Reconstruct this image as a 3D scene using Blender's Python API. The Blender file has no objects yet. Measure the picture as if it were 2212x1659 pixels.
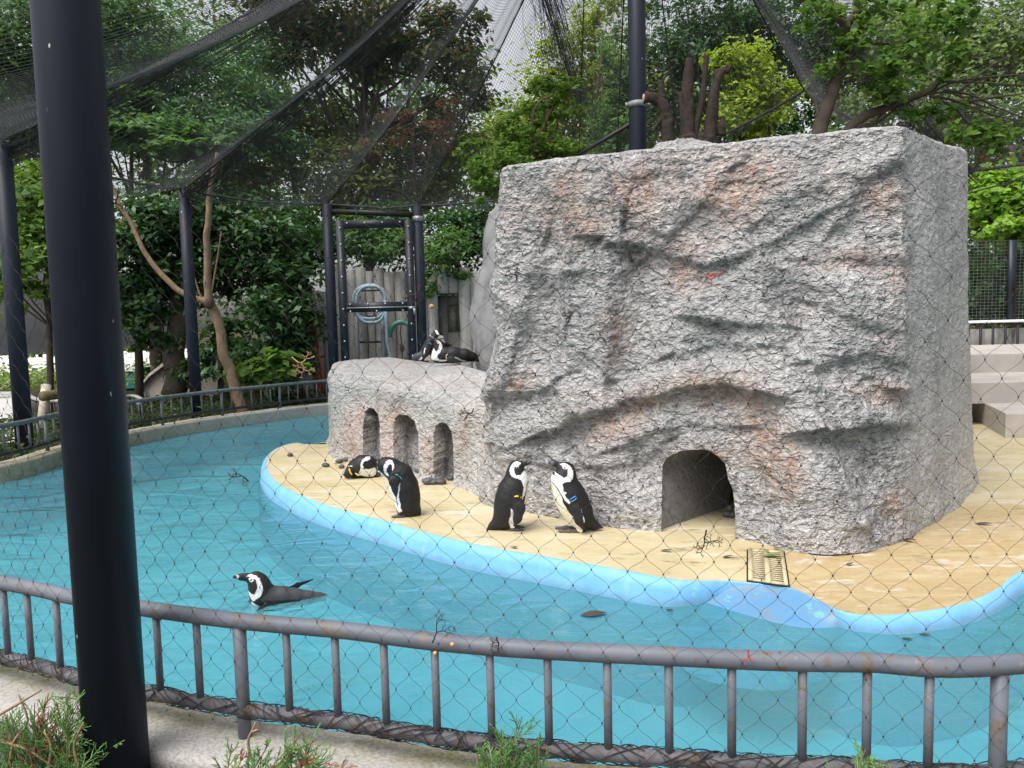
import bpy, math, random
import numpy as np
from mathutils import Matrix, Vector

rng = np.random.default_rng(7)
random.seed(7)
S = bpy.context.scene
C = S.collection
R = math.radians

# ------------------------------------------------------------ camera, sky, sun
CAM = np.array((0.0, 0.0, 1.70))
PITCH, ROLL, F = R(4.6), R(1.4), 1662.0          # F in units of a 2212 px wide frame
_r0 = np.array((1.0, 0, 0)); _f = np.array((0, math.cos(PITCH), -math.sin(PITCH)))
_u0 = np.array((0, math.sin(PITCH), math.cos(PITCH)))
_r = _r0 * math.cos(ROLL) - _u0 * math.sin(ROLL)
_u = _u0 * math.cos(ROLL) + _r0 * math.sin(ROLL)
cd = bpy.data.cameras.new('camera'); cam = bpy.data.objects.new('camera', cd); C.objects.link(cam)
m = Matrix.Identity(4)
for i in range(3):
    m[i][0], m[i][1], m[i][2], m[i][3] = _r[i], _u[i], -_f[i], CAM[i]
cam.matrix_world = m
cd.sensor_width = 36.0; cd.lens = 36.0 * F / 2212; cd.clip_start = 0.05; cd.clip_end = 2000
S.camera = cam

SUN_EL, SUN_AZ = R(60), R(-135)
w = bpy.data.worlds.new('World'); S.world = w; w.use_nodes = True
wn = w.node_tree.nodes; wl = w.node_tree.links
sky = wn.new('ShaderNodeTexSky'); sky.sky_type = 'NISHITA'; sky.sun_disc = False
sky.sun_elevation = SUN_EL; sky.sun_rotation = SUN_AZ; sky.dust_density = 4.0; sky.air_density = 1.2
hs = wn.new('ShaderNodeHueSaturation'); hs.inputs['Saturation'].default_value = 0.22
wl.new(sky.outputs[0], hs.inputs['Color']); wl.new(hs.outputs[0], wn['Background'].inputs['Color'])
wn['Background'].inputs['Strength'].default_value = 0.105
sd = bpy.data.lights.new('sun', 'SUN'); sd.energy = 1.5; sd.angle = R(40); sd.color = (1.0, 0.96, 0.9)
sun = bpy.data.objects.new('sun', sd); C.objects.link(sun)
_sd = Vector((math.sin(SUN_AZ) * math.cos(SUN_EL), math.cos(SUN_AZ) * math.cos(SUN_EL), math.sin(SUN_EL)))
sun.rotation_euler = _sd.to_track_quat('Z', 'Y').to_euler()
S.view_settings.view_transform = 'Standard'; S.view_settings.look = 'None'
S.view_settings.gamma = 1.0; S.view_settings.exposure = 1.08; S.view_settings.use_curve_mapping = False
S.render.engine = 'CYCLES'
S.cycles.max_bounces = 6; S.cycles.diffuse_bounces = 3; S.cycles.glossy_bounces = 2
S.cycles.transmission_bounces = 3; S.cycles.transparent_max_bounces = 8
S.cycles.caustics_reflective = False; S.cycles.caustics_refractive = False
S.cycles.use_denoising = True

# ------------------------------------------------------------ site survey: sight lines
def ray(u, v):
    d = _r * (u - 1106) + _u * (829.5 - v) + _f * F
    return d / d[1]
def V(u, v, z=0.16):                 # where a sight line meets the level z
    d = ray(u, v); return CAM + d * ((z - CAM[2]) / d[2])
def D(u, v, y):                      # where a sight line meets the distance y
    return CAM + ray(u, v) * y
def proj(p):                         # world points (n,3) -> sight coordinates (n,2)
    q = np.asarray(p, float) - CAM
    z = q @ _f
    return np.stack((1106 + F * (q @ _r) / z, 829.5 - F * (q @ _u) / z), -1)

# ------------------------------------------------------------ mesh helpers
def mesh(name, verts, faces, smooth=False):
    """faces: list of int arrays (n,3)/(n,4) or list of tuples"""
    me = bpy.data.meshes.new(name)
    verts = np.asarray(verts, np.float32).reshape(-1, 3)
    if isinstance(faces, np.ndarray): faces = [faces]
    if len(faces) and not isinstance(faces[0], np.ndarray):
        me.from_pydata(verts.tolist(), [], [tuple(int(i) for i in f) for f in faces])
    else:
        faces = [f.astype(np.int32) for f in faces if len(f)]
        me.vertices.add(len(verts)); me.vertices.foreach_set('co', verts.ravel())
        nl = sum(f.size for f in faces); npoly = sum(len(f) for f in faces)
        me.loops.add(nl); me.polygons.add(npoly)
        me.loops.foreach_set('vertex_index', np.concatenate([f.ravel() for f in faces]))
        tot = np.concatenate([np.full(len(f), f.shape[1]) for f in faces]).astype(np.int32)
        st = np.concatenate(([0], np.cumsum(tot)[:-1])).astype(np.int32)
        me.polygons.foreach_set('loop_start', st)
        me.update(calc_edges=True)
    if smooth: me.polygons.foreach_set('use_smooth', np.ones(len(me.polygons), bool))
    me.update(); me.validate()
    return me

def obj(name, me, mat=None, parent=None, kind=None):
    o = bpy.data.objects.new(name, me); C.objects.link(o)
    if mat is not None and not me.materials: me.materials.append(mat)
    if parent is not None: o.parent = parent
    if kind: o['kind'] = kind
    return o
def tag(o, label, cat, group=None):
    o['label'] = label; o['category'] = cat
    if group: o['group'] = group
    return o
def thing(name, label, cat, group=None, loc=None):
    o = bpy.data.objects.new(name, None); C.objects.link(o); o.empty_display_size = 0.1
    tag(o, label, cat, group)
    if loc is not None: o['base_z'] = float(loc[2])
    return o

class MB:
    """collects pieces of geometry into one mesh"""
    def __init__(s): s.v = []; s.q = []; s.t = []; s.n = 0
    def add(s, v, q=None, t=None):
        v = np.asarray(v, float).reshape(-1, 3)
        if q is not None and len(q): s.q.append(np.asarray(q, int).reshape(-1, 4) + s.n)
        if t is not None and len(t): s.t.append(np.asarray(t, int).reshape(-1, 3) + s.n)
        s.v.append(v); s.n += len(v); return s
    def tube(s, pts, r, sides=8, cap=True):
        pts = np.asarray(pts, float); n = len(pts)
        r = np.broadcast_to(np.asarray(r, float), (n,))
        tan = np.gradient(pts, axis=0); tan /= np.linalg.norm(tan, axis=1, keepdims=True) + 1e-9
        ref = np.array((0, 0, 1.0)) if abs(tan[:, 2]).mean() < 0.8 else np.array((1.0, 0, 0))
        a = np.cross(tan, ref); a /= np.linalg.norm(a, axis=1, keepdims=True) + 1e-9
        b = np.cross(tan, a)
        th = np.arange(sides) * 2 * np.pi / sides
        vv = pts[:, None] + r[:, None, None] * (np.cos(th)[None, :, None] * a[:, None] + np.sin(th)[None, :, None] * b[:, None])
        i = np.arange(n - 1)[:, None] * sides; j = np.arange(sides)[None]; k = (j + 1) % sides
        q = np.stack((i + j, i + k, i + sides + k, i + sides + j), -1).reshape(-1, 4)
        v = vv.reshape(-1, 3); t = []
        if cap:
            v = np.vstack((v, pts[:1], pts[-1:])); c0, c1 = n * sides, n * sides + 1
            for jj in range(sides):
                kk = (jj + 1) % sides
                t += [(c0, kk, jj), (c1, (n - 1) * sides + jj, (n - 1) * sides + kk)]
        return s.add(v, q, t)
    def box(s, c, size, rz=0.0, ax=None):
        x, y, z = np.asarray(size, float) / 2
        v = np.array([(i * x, j * y, k * z) for k in (-1, 1) for j in (-1, 1) for i in (-1, 1)])
        if ax is not None: v = v @ np.asarray(ax)         # rows: local axes in world
        elif rz:
            cs, sn = math.cos(rz), math.sin(rz)
            v = np.stack((v[:, 0] * cs - v[:, 1] * sn, v[:, 0] * sn + v[:, 1] * cs, v[:, 2]), -1)
        q = [(0, 2, 3, 1), (4, 5, 7, 6), (0, 1, 5, 4), (2, 6, 7, 3), (0, 4, 6, 2), (1, 3, 7, 5)]
        return s.add(v + np.asarray(c, float), q)
    def ball(s, c, r, nu=10, nv=6, ax=None, lump=0.0, seed=0):
        th = np.linspace(0, 2 * np.pi, nu, endpoint=False); ph = np.linspace(0, np.pi, nv + 1)[1:-1]
        v = [(0, 0, 1)] + [(math.sin(p) * math.cos(a), math.sin(p) * math.sin(a), math.cos(p)) for p in ph for a in th] + [(0, 0, -1)]
        v = np.array(v)
        if lump:
            g = np.random.default_rng(seed); k = g.normal(size=(4, 3)) * 2.2; f0 = g.uniform(0, 6, 4)
            v = v * (1 + lump * np.sin(v @ k.T + f0).sum(1, keepdims=True) / 2)
        v = v * np.asarray(r, float)
        if ax is not None: v = v @ np.asarray(ax)
        t = []; q = []; m_ = len(ph)
        for j in range(nu):
            k = (j + 1) % nu
            t += [(0, 1 + j, 1 + k), (len(v) - 1, 1 + (m_ - 1) * nu + k, 1 + (m_ - 1) * nu + j)]
            for i in range(m_ - 1):
                q.append((1 + i * nu + j, 1 + (i + 1) * nu + j, 1 + (i + 1) * nu + k, 1 + i * nu + k))
        return s.add(v + np.asarray(c, float), q, t)
    def me(s, name, smooth=False):
        f = []
        if s.q: f.append(np.concatenate(s.q))
        if s.t: f.append(np.concatenate(s.t))
        return mesh(name, np.concatenate(s.v), f, smooth)
    def build(s, name, mat, parent=None, smooth=False, kind=None):
        return obj(name, s.me(name, smooth), mat, parent, kind)

def spline(pts, n, closed=False):
    """Catmull-Rom resampled evenly to n points"""
    p = np.asarray(pts, float)
    if closed: e = np.vstack((p[-1:], p, p[:2]))
    else: e = np.vstack((2 * p[:1] - p[1:2], p, 2 * p[-1:] - p[-2:-1]))
    out = []
    t = np.linspace(0, 1, 24, endpoint=False)[:, None]
    for i in range(len(e) - 3):
        a, b, c, d = e[i:i + 4]
        out.append(0.5 * (2 * b + (c - a) * t + (2 * a - 5 * b + 4 * c - d) * t**2 + (3 * b - a - 3 * c + d) * t**3))
    out = np.vstack(out + ([p[:1]] if closed else [p[-1:]]))
    return resample(out, n, closed)
def resample(p, n, closed=False):
    p = np.asarray(p, float)
    L = np.concatenate(([0], np.cumsum(np.linalg.norm(np.diff(p, axis=0), axis=1))))
    t = np.linspace(0, L[-1], n, endpoint=not closed)
    return np.stack([np.interp(t, L, p[:, k]) for k in range(p.shape[1])], -1)
def offset2(p, d, closed=True):
    """move a plan outline sideways by d (positive = to the right of travel)"""
    p = np.asarray(p, float)
    if closed: t = np.roll(p, -1, 0) - np.roll(p, 1, 0)
    else: t = np.gradient(p, axis=0)
    t = t[:, :2] / (np.linalg.norm(t[:, :2], axis=1, keepdims=True) + 1e-9)
    q = p.copy(); q[:, 0] += t[:, 1] * d; q[:, 1] -= t[:, 0] * d
    return q
def rings(mb, rows, closed=True):
    """skin between successive rows of equal length"""
    n = len(rows[0]); v = np.concatenate(rows); q = []
    for i in range(len(rows) - 1):
        j = np.arange(n if closed else n - 1); k = (j + 1) % n
        q.append(np.stack((i * n + j, i * n + k, (i + 1) * n + k, (i + 1) * n + j), -1))
    return mb.add(v, np.concatenate(q))
def row(p, z): return np.column_stack((p[:, 0], p[:, 1], np.broadcast_to(z, (len(p),))))

# smooth value noise in 3-D, vectorised
_perm = np.random.default_rng(3).random((64, 64, 64)).astype(np.float32)
def vnoise(p):
    p = np.asarray(p, float); i = np.floor(p).astype(int); f = p - i; f = f * f * (3 - 2 * f)
    i &= 63; j = (i + 1) & 63
    x0, y0, z0 = i.T; x1, y1, z1 = j.T; fx, fy, fz = f.T; G = _perm
    l = lambda a, b, t: a + (b - a) * t
    return l(l(l(G[x0, y0, z0], G[x1, y0, z0], fx), l(G[x0, y1, z0], G[x1, y1, z0], fx), fy),
             l(l(G[x0, y0, z1], G[x1, y0, z1], fx), l(G[x0, y1, z1], G[x1, y1, z1], fx), fy), fz) * 2 - 1
def fbm(p, o=4):
    a, s = 1.0, 0.0; p = np.asarray(p, float)
    for k in range(o): s = s + a * vnoise(p + 17.3 * k); p = p * 2.03; a *= 0.5
    return s
def inside(pts, poly):
    x, y = pts[:, 0], pts[:, 1]; c = np.zeros(len(pts), bool); n = len(poly)
    for i in range(n):
        x0, y0 = poly[i]; x1, y1 = poly[i - 1]
        if y0 == y1: continue
        c ^= ((y0 > y) != (y1 > y)) & (x < (x1 - x0) * (y - y0) / (y1 - y0) + x0)
    return c
def dist_poly(pts, poly):
    best = np.full(len(pts), 1e9); near = np.zeros((len(pts), 2))
    for i in range(len(poly)):
        a = np.asarray(poly[i - 1], float); b = np.asarray(poly[i], float); ab = b - a
        t = np.clip(((pts - a) @ ab) / (ab @ ab + 1e-12), 0, 1); q = a + t[:, None] * ab
        d = np.linalg.norm(pts - q, axis=1); m_ = d < best; best[m_] = d[m_]; near[m_] = q[m_]
    return best, near

# ------------------------------------------------------------ material helpers
class NT:
    def __init__(s, name):
        s.m = bpy.data.materials.new(name); s.m.use_nodes = True
        s.n = s.m.node_tree.nodes; s.l = s.m.node_tree.links
        s.b = s.n['Principled BSDF']; s.out = s.n['Material Output']
    def node(s, t, **k):
        n = s.n.new(t)
        for a, b in k.items(): setattr(n, a, b)
        return n
    def set(s, sock, v):
        if isinstance(v, bpy.types.NodeSocket): s.l.new(v, sock)
        elif isinstance(v, (tuple, list)) and len(v) == 3 and sock.type == 'RGBA': sock.default_value = (*v, 1)
        else: sock.default_value = v
    def coord(s, scale=(1, 1, 1), kind='Object'):
        t = s.node('ShaderNodeTexCoord'); mp = s.node('ShaderNodeMapping')
        mp.inputs['Scale'].default_value = scale; s.l.new(t.outputs[kind], mp.inputs[0]); return mp.outputs[0]
    def noise(s, scale, detail=4, rough=0.55, vec=None, dist=0.0):
        n = s.node('ShaderNodeTexNoise'); n.inputs['Scale'].default_value = scale
        n.inputs['Detail'].default_value = detail; n.inputs['Roughness'].default_value = rough
        n.inputs['Distortion'].default_value = dist
        s.l.new(vec if vec is not None else s.coord(), n.inputs['Vector']); return n.outputs['Fac']
    def voro(s, scale, vec=None, feature='F1'):
        n = s.node('ShaderNodeTexVoronoi'); n.feature = feature; n.inputs['Scale'].default_value = scale
        s.l.new(vec if vec is not None else s.coord(), n.inputs['Vector']); return n.outputs['Distance']
    def ramp(s, fac, stops, interp='LINEAR'):
        r = s.node('ShaderNodeValToRGB'); e = r.color_ramp; e.interpolation = interp
        while len(e.elements) < len(stops): e.elements.new(0.5)
        for el, (p, c) in zip(e.elements, stops):
            el.position = p; el.color = (*c, 1) if isinstance(c, (tuple, list)) else (c, c, c, 1)
        s.l.new(fac, r.inputs[0]); return r.outputs[0]
    def mix(s, fac, a, b, mode='MIX'):
        n = s.node('ShaderNodeMix', data_type='RGBA', blend_type=mode)
        s.set(n.inputs['Factor'], fac); s.set(n.inputs[6], a); s.set(n.inputs[7], b); return n.outputs[2]
    def math(s, op, a, b=0.0):
        n = s.node('ShaderNodeMath', operation=op); s.set(n.inputs[0], a); s.set(n.inputs[1], b); return n.outputs[0]
    def bump(s, h, strength=0.5, dist=0.02, normal=None):
        n = s.node('ShaderNodeBump'); n.inputs['Strength'].default_value = strength; n.inputs['Distance'].default_value = dist
        s.l.new(h, n.inputs['Height'])
        if normal is not None: s.l.new(normal, n.inputs['Normal'])
        return n.outputs[0]
    def fin(s, col=None, rough=None, normal=None, metal=None, spec=None):
        if col is not None: s.set(s.b.inputs['Base Color'], col)
        if rough is not None: s.set(s.b.inputs['Roughness'], rough)
        if metal is not None: s.set(s.b.inputs['Metallic'], metal)
        if spec is not None: s.set(s.b.inputs['Specular IOR Level'], spec)
        if normal is not None: s.l.new(normal, s.b.inputs['Normal'])
        return s.m
def plain(name, col, rough=0.6, var=0.25, scale=6.0, bump=0.0, spec=0.4, metal=0.0):
    t = NT(name); n = t.noise(scale, 5, 0.6)
    lo = tuple(c * (1 - var) for c in col); hi = tuple(min(1, c * (1 + var)) for c in col)
    c = t.ramp(n, [(0.3, lo), (0.7, hi)])
    nm = t.bump(t.noise(scale * 12, 3), bump, 0.01) if bump else None
    return t.fin(c, rough, nm, metal, spec)
def leafmat(name, c1, c2, c3=None, trans=0.35, spec=0.25, rough=0.5):
    """leaf colours vary from leaf to leaf"""
    t = NT(name); g = t.node('ShaderNodeNewGeometry')
    st = [(0.0, c1), (0.6, c2), (1.0, c3 or c2)]
    col = t.ramp(g.outputs['Random Per Island'], st)
    t.fin(col, rough, spec=spec)
    tr = t.node('ShaderNodeBsdfTranslucent')
    tc = t.mix(0.5, col, (1.0, 1.0, 0.35), 'MULTIPLY'); br = t.mix(1.0, tc, (1.7, 1.7, 1.4), 'MULTIPLY')
    t.set(tr.inputs['Color'], br)
    mx = t.node('ShaderNodeMixShader'); mx.inputs[0].default_value = trans
    t.l.new(t.b.outputs[0], mx.inputs[1]); t.l.new(tr.outputs[0], mx.inputs[2]); t.l.new(mx.outputs[0], t.out.inputs[0])
    return t.m

# ------------------------------------------------------------ the setting: pool, ground, island
WATER = 0.0; ISL = 0.16; CURB = 0.20
# plan of the pool basin (inner face), clockwise seen from above when listed left -> near -> right -> far
_near = [V(u, v, 0.64) for u, v in ((0, 1258), (163, 1291), (300, 1313), (513, 1341), (737, 1361), (937, 1386), (1171, 1404), (1475, 1419), (1675, 1428), (1875, 1431), (2212, 1433))]
_far = [V(u, v, 0.64) for u, v in ((703, 823), (567, 835), (413, 851), (270, 870), (133, 893), (0, 920))]
rail_ctrl = [p[:2] for p in _near] + [(3.2, 2.55), (5.4, 3.1), (8.2, 4.6), (10.4, 8.0), (9.6, 12.6), (6.0, 15.6), (1.2, 16.5), (-1.8, 16.0)] + [p[:2] for p in _far] + [(-6.9, 7.6), (-6.3, 6.0), (-5.2, 4.8), (-3.9, 3.95)]
rail_line = spline(np.array(rail_ctrl), 720, True)         # runs counter-clockwise: inside is on the left
pool_in = offset2(rail_line, -0.12); curb_out = offset2(rail_line, 0.175)

# materials of the setting
t = NT('pool blue paint'); n1 = t.noise(1.3, 5, 0.6); n2 = t.noise(9, 4, 0.6, t.coord((1, 1, 0.25)))
c = t.ramp(n1, [(0.3, (0.17, 0.46, 0.74)), (0.7, (0.25, 0.56, 0.80))])
c = t.mix(t.ramp(n2, [(0.56, 0.0), (0.72, 0.45)]), c, (0.45, 0.66, 0.78))
M_POOL = t.fin(c, 0.55, t.bump(t.noise(60, 3), 0.12, 0.01), spec=0.3)
t = NT('rim blue paint'); n1 = t.noise(3, 5, 0.65); n2 = t.noise(11, 5, 0.7, t.coord((1, 1, 0.35)))
c = t.ramp(n1, [(0.3, (0.14, 0.38, 0.68)), (0.7, (0.21, 0.47, 0.74))])
c = t.mix(t.ramp(n2, [(0.55, 0.0), (0.75, 0.5)]), c, (0.36, 0.56, 0.70))
c = t.mix(t.ramp(t.noise(7, 6, 0.75), [(0.66, 0.0), (0.70, 0.75)]), c, (0.25, 0.62, 0.62))
sx = t.node('ShaderNodeSeparateXYZ'); t.l.new(t.coord(), sx.inputs[0])
zb_ = t.math('ADD', sx.outputs['Z'], t.math('MULTIPLY', t.math('SUBTRACT', t.noise(6, 5, 0.7), 0.5), 0.07))
c = t.mix(t.ramp(zb_, [(0.0, 0.55), (0.02, 0.42), (0.05, 0.0)]), c, (0.13, 0.22, 0.25))
c = t.mix(t.ramp(t.noise(18, 6, 0.75), [(0.63, 0.0), (0.66, 0.7)]), c, (0.36, 0.40, 0.40))
M_RIM = t.fin(c, 0.5, t.bump(t.noise(50, 3), 0.15, 0.01), spec=0.35)
t = NT('moulded curb concrete'); n1 = t.noise(2.2, 5, 0.65); n2 = t.noise(70, 4, 0.7); n3 = t.noise(5, 6, 0.7)
c = t.ramp(n1, [(0.3, (0.34, 0.33, 0.315)), (0.7, (0.50, 0.485, 0.465))])
c = t.mix(t.ramp(n2, [(0.42, 0.55), (0.56, 0.0)]), c, (0.22, 0.20, 0.18))
at = t.node('ShaderNodeAttribute', attribute_name='moss')
ms = t.math('MULTIPLY', at.outputs['Fac'], t.ramp(n3, [(0.36, 0.15), (0.58, 1.0)]))
c = t.mix(t.math('MULTIPLY', ms, 0.72), c, t.ramp(n2, [(0.35, (0.10, 0.095, 0.03)), (0.7, (0.30, 0.27, 0.08))]))
M_CURB = t.fin(c, 0.85, t.bump(n2, 0.6, 0.012), spec=0.2)
t = NT('yellow island floor'); v = t.coord((1, 1.8, 1)); n1 = t.noise(1.1, 6, 0.65, v); n2 = t.noise(3.2, 6, 0.7, t.coord((1, 3.2, 1))); n3 = t.noise(0.55, 3, 0.5)
c = t.ramp(n1, [(0.28, (0.43, 0.355, 0.20)), (0.5, (0.52, 0.445, 0.28)), (0.72, (0.58, 0.53, 0.40))])
at = t.node('ShaderNodeAttribute', attribute_name='brown')
c = t.mix(t.math('MULTIPLY', at.outputs['Fac'], t.ramp(n2, [(0.30, 0.25), (0.62, 0.95)])), c, (0.34, 0.23, 0.10))
c = t.mix(t.ramp(n2, [(0.54, 0.0), (0.67, 0.85)]), c, (0.60, 0.56, 0.49))
c = t.mix(t.ramp(t.noise(5.0, 6, 0.75, t.coord((1, 2.6, 1))), [(0.57, 0.0), (0.66, 0.8)]), c, (0.22, 0.18, 0.10))
M_ISL = t.fin(c, t.ramp(n2, [(0.35, 0.34), (0.6, 0.62)]), t.bump(t.noise(45, 4), 0.25, 0.01), spec=0.35)
t = NT('soil'); n1 = t.noise(3, 6, 0.7); n2 = t.noise(40, 5, 0.7)
c = t.mix(t.ramp(n2, [(0.4, 0.0), (0.6, 1.0)]), (0.035, 0.027, 0.02), t.ramp(n1, [(0.35, (0.08, 0.06, 0.04)), (0.65, (0.10, 0.10, 0.05))]))
M_SOIL = t.fin(c, 0.95, t.bump(n2, 0.8, 0.03), spec=0.1)
t = NT('path paving'); n1 = t.noise(1.5, 5, 0.6); n2 = t.noise(40, 4, 0.7)
c = t.mix(t.ramp(n2, [(0.4, 0.35), (0.6, 0.0)]), t.ramp(n1, [(0.3, (0.50, 0.49, 0.48)), (0.7, (0.62, 0.61, 0.60))]), (0.38, 0.37, 0.36))
M_PATH = t.fin(c, 0.85, t.bump(n2, 0.4, 0.01), spec=0.2)
t = NT('pool water')
wv = t.coord((1.0, 1.7, 1)); h1 = t.noise(1.1, 2, 0.5, wv, 1.2); h2 = t.noise(5.5, 3, 0.55, t.coord((1.0, 1.6, 1)), 1.0)
hh = t.math('ADD', h1, t.math('MULTIPLY', h2, 0.22))
# rings spreading from the swimming bird
vs = t.node('ShaderNodeVectorMath', operation='DISTANCE'); t.l.new(t.coord((1, 1, 1)), vs.inputs[0]); pw_ = V(585, 1300, 0); vs.inputs[1].default_value = tuple(pw_)
ds = vs.outputs['Value']; dn_ = t.math('ADD', ds, t.math('MULTIPLY', h2, 0.08))
env = t.math('MAXIMUM', t.math('SUBTRACT', 1.0, t.math('MULTIPLY', ds, 0.95)), 0.0)
ring_ = t.math('MULTIPLY', t.math('SINE', t.math('MULTIPLY', dn_, 62.0)), t.math('MULTIPLY', env, env))
hh = t.math('ADD', hh, t.math('MULTIPLY', ring_, 0.10))
nm = t.bump(hh, 0.40, 0.12)
trn = t.node('ShaderNodeBsdfTransparent'); trn.inputs[0].default_value = (0.52, 0.88, 0.93, 1)
dif = t.node('ShaderNodeBsdfDiffuse'); t.set(dif.inputs['Color'], t.ramp(t.noise(0.7, 4, 0.6), [(0.3, (0.095, 0.335, 0.415)), (0.7, (0.15, 0.43, 0.50))]))
gl = t.node('ShaderNodeBsdfGlossy'); gl.inputs['Roughness'].default_value = 0.04; t.l.new(nm, gl.inputs['Normal'])
fr = t.node('ShaderNodeFresnel'); fr.inputs['IOR'].default_value = 1.33; t.l.new(nm, fr.inputs['Normal'])
ma = t.node('ShaderNodeMixShader'); ma.inputs[0].default_value = 0.45
t.l.new(trn.outputs[0], ma.inputs[1]); t.l.new(dif.outputs[0], ma.inputs[2])
mb_ = t.node('ShaderNodeMixShader'); t.l.new(fr.outputs[0], mb_.inputs[0]); t.l.new(ma.outputs[0], mb_.inputs[1]); t.l.new(gl.outputs[0], mb_.inputs[2])
t.l.new(mb_.outputs[0], t.out.inputs[0]); M_WATER = t.m

def attr(me, name, vals):
    a = me.attributes.new(name, 'FLOAT', 'POINT'); a.data.foreach_set('value', np.asarray(vals, np.float32))

# ground: one sheet from the curb out to the horizon
mb = MB(); rows = []
ctr = curb_out.mean(0)
def gz(p):                           # ground level
    d = np.linalg.norm(p[:, :2] - ctr, axis=1)
    return 0.06 + 0.06 * vnoise(np.column_stack((p * 0.5, p[:, 0] * 0))) + np.clip((p[:, 1] - 17) * 0.03, 0, 1.2) * 0.5
base = curb_out
for k, s in enumerate((0.02, 0.3, 0.8, 1.6, 3, 5, 8, 12, 18, 30, 60, 120, 400)):
    dirs = base - ctr; L = np.linalg.norm(dirs, axis=1, keepdims=True)
    p = base + dirs / L * s
    z = gz(p) if k else np.full(len(p), -0.05)
    if 1 <= k <= 3: z = np.where(p[:, 1] < 3.2, np.minimum(z, -0.12), z)
    if k >= 9: z = np.full(len(p), 0.5)
    rows.append(row(p, z))
rings(mb, rows[::-1])
ground = mb.build('ground', M_SOIL, smooth=True, kind='structure')
# pool walls and floor
mb = MB(); rings(mb, [row(pool_in, -0.62), row(pool_in, CURB - 0.03)])
mb.build('pool_wall', M_POOL, kind='structure')
g = np.array([(x, y, -0.6) for y in np.linspace(1.5, 17, 2) for x in np.linspace(-8, 9.5, 2)])
t = NT('pool floor paint'); n1 = t.noise(0.8, 5, 0.6)
c = t.ramp(n1, [(0.3, (0.22, 0.50, 0.60)), (0.7, (0.32, 0.61, 0.70))])
c = t.mix(t.ramp(t.noise(2.2, 6, 0.75), [(0.62, 0.0), (0.68, 0.55)]), c, (0.16, 0.33, 0.22))
M_PFLOOR = t.fin(c, 0.7)
obj('pool_floor', mesh('pool_floor', g, np.array([(0, 1, 3, 2)])), M_PFLOOR, kind='structure')
# curb with a rounded lip
mb = MB(); e = lambda a: offset2(rail_line, a)
prof = [(-0.12, -0.02), (-0.133, CURB - 0.035), (-0.130, CURB - 0.012), (-0.115, CURB), (-0.06, CURB + .003), (0.0, CURB + .004), (0.05, CURB + .003), (0.10, CURB), (0.155, CURB), (0.170, CURB - 0.010), (0.175, CURB - 0.026), (0.175, CURB - 0.075), (0.13, CURB - 0.08), (0.13, -0.3)]
rws = []
for a, z in prof:
    p = e(a); q = row(p, z); wob = vnoise(q * 9) * 0.004 + vnoise(q * 2) * 0.004
    if z > 0.05: q[:, 2] += wob
    rws.append(q)
rings(mb, rws[::-1]); me = mb.me('curb', True)
vv = np.concatenate(rws[::-1]); dist = np.linalg.norm(vv[:, :2] - np.repeat(rail_line[None], len(prof), 0).reshape(-1, 2), axis=1)
side = np.concatenate([np.full(720, a) for a, z in prof[::-1]])
farw = np.clip((vv[:, 1] - 5) / 4, 0, 1)
mossn = np.where(farw > 0.5, np.where(side < 0.12, 1.0, 0.25) * np.clip((14.5 - vv[:, 1]) / 4, 0.15, 1) + 0.0, np.clip((0.06 - side) / 0.10, 0, 1))
attr(me, 'moss', mossn)
obj('curb', me, M_CURB, kind='structure')
# water
wp = offset2(rail_line, -0.118)[::4]
me = mesh('water', row(wp, WATER), [tuple(range(len(wp)))])
water = obj('water', me, M_WATER, kind='structure')

# island: yellow floor with a blue rim, notch and ramp at the drain
isl_px = [(705, 955), (640, 957), (600, 968), (580, 985), (575, 1003), (583, 1025), (610, 1050), (680, 1082), (760, 1107), (850, 1130), (904, 1146), (1037, 1178), (1171, 1201), (1304, 1224), (1437, 1249), (1560, 1255), (1615, 1259), (1701, 1269), (1758, 1293), (1808, 1318), (1835, 1326), (1925, 1328), (2041, 1313), (2108, 1294), (2158, 1269), (2212, 1233)]
def isl_z(x, y):
    a = np.clip((np.asarray(x) - 0.7) / 0.7, 0, 1); b = np.clip((5.15 - np.asarray(y)) / 0.8, 0, 1)
    return ISL - 0.075 * a * a * (3 - 2 * a) * b * b * (3 - 2 * b)
def VI(u, v):
    p = V(u, v, ISL)
    for _ in range(4): p = V(u, v, float(isl_z(p[0], p[1])))
    return p
ip = [VI(u, v)[:2] for u, v in isl_px]
ip += [(3.75, 4.75), (5.2, 5.5), (7.6, 7.0), (9.3, 9.6), (8.2, 13.0), (4.6, 14.4), (1.5, 13.6), (-0.8, 12.2)]
isl = spline(np.array(ip), 520, True)
_pi = proj(row(isl, ISL)); _wn = np.where((isl[:, 1] < 5.3), np.clip((np.abs(_pi[:, 0] - 1700) - 95) / 130, 0.06, 1), 1.0)
_o2 = offset2
def offset2(p, d, closed=True):
    q = _o2(p, d, closed)
    return p + (q - p) * _wn[:, None] if len(p) == len(_wn) else q
out1 = offset2(isl, 0.018); out2 = offset2(isl, 0.040); out3 = offset2(isl, 0.055); out4 = offset2(isl, 0.10)
nloop = len(isl)
cen = isl.mean(0)
zi = lambda p: isl_z(p[:, 0], p[:, 1])
mb = MB(); rws = [row(isl, zi(isl))]
for k in (0.97, 0.93, 0.87, 0.8, 0.7, 0.6, 0.5, 0.35, 0.2, 0.1): q = cen + (isl - cen) * k; rws.append(row(q, zi(q)))
rings(mb, rws); mb.add(rws[-1], t=[(0, i, i + 1) for i in range(1, nloop - 1)])
me = mb.me('island_floor', True)
vv = np.concatenate(rws + [rws[-1]]); pp = proj(vv + np.array((0, 0, 0)))
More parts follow.
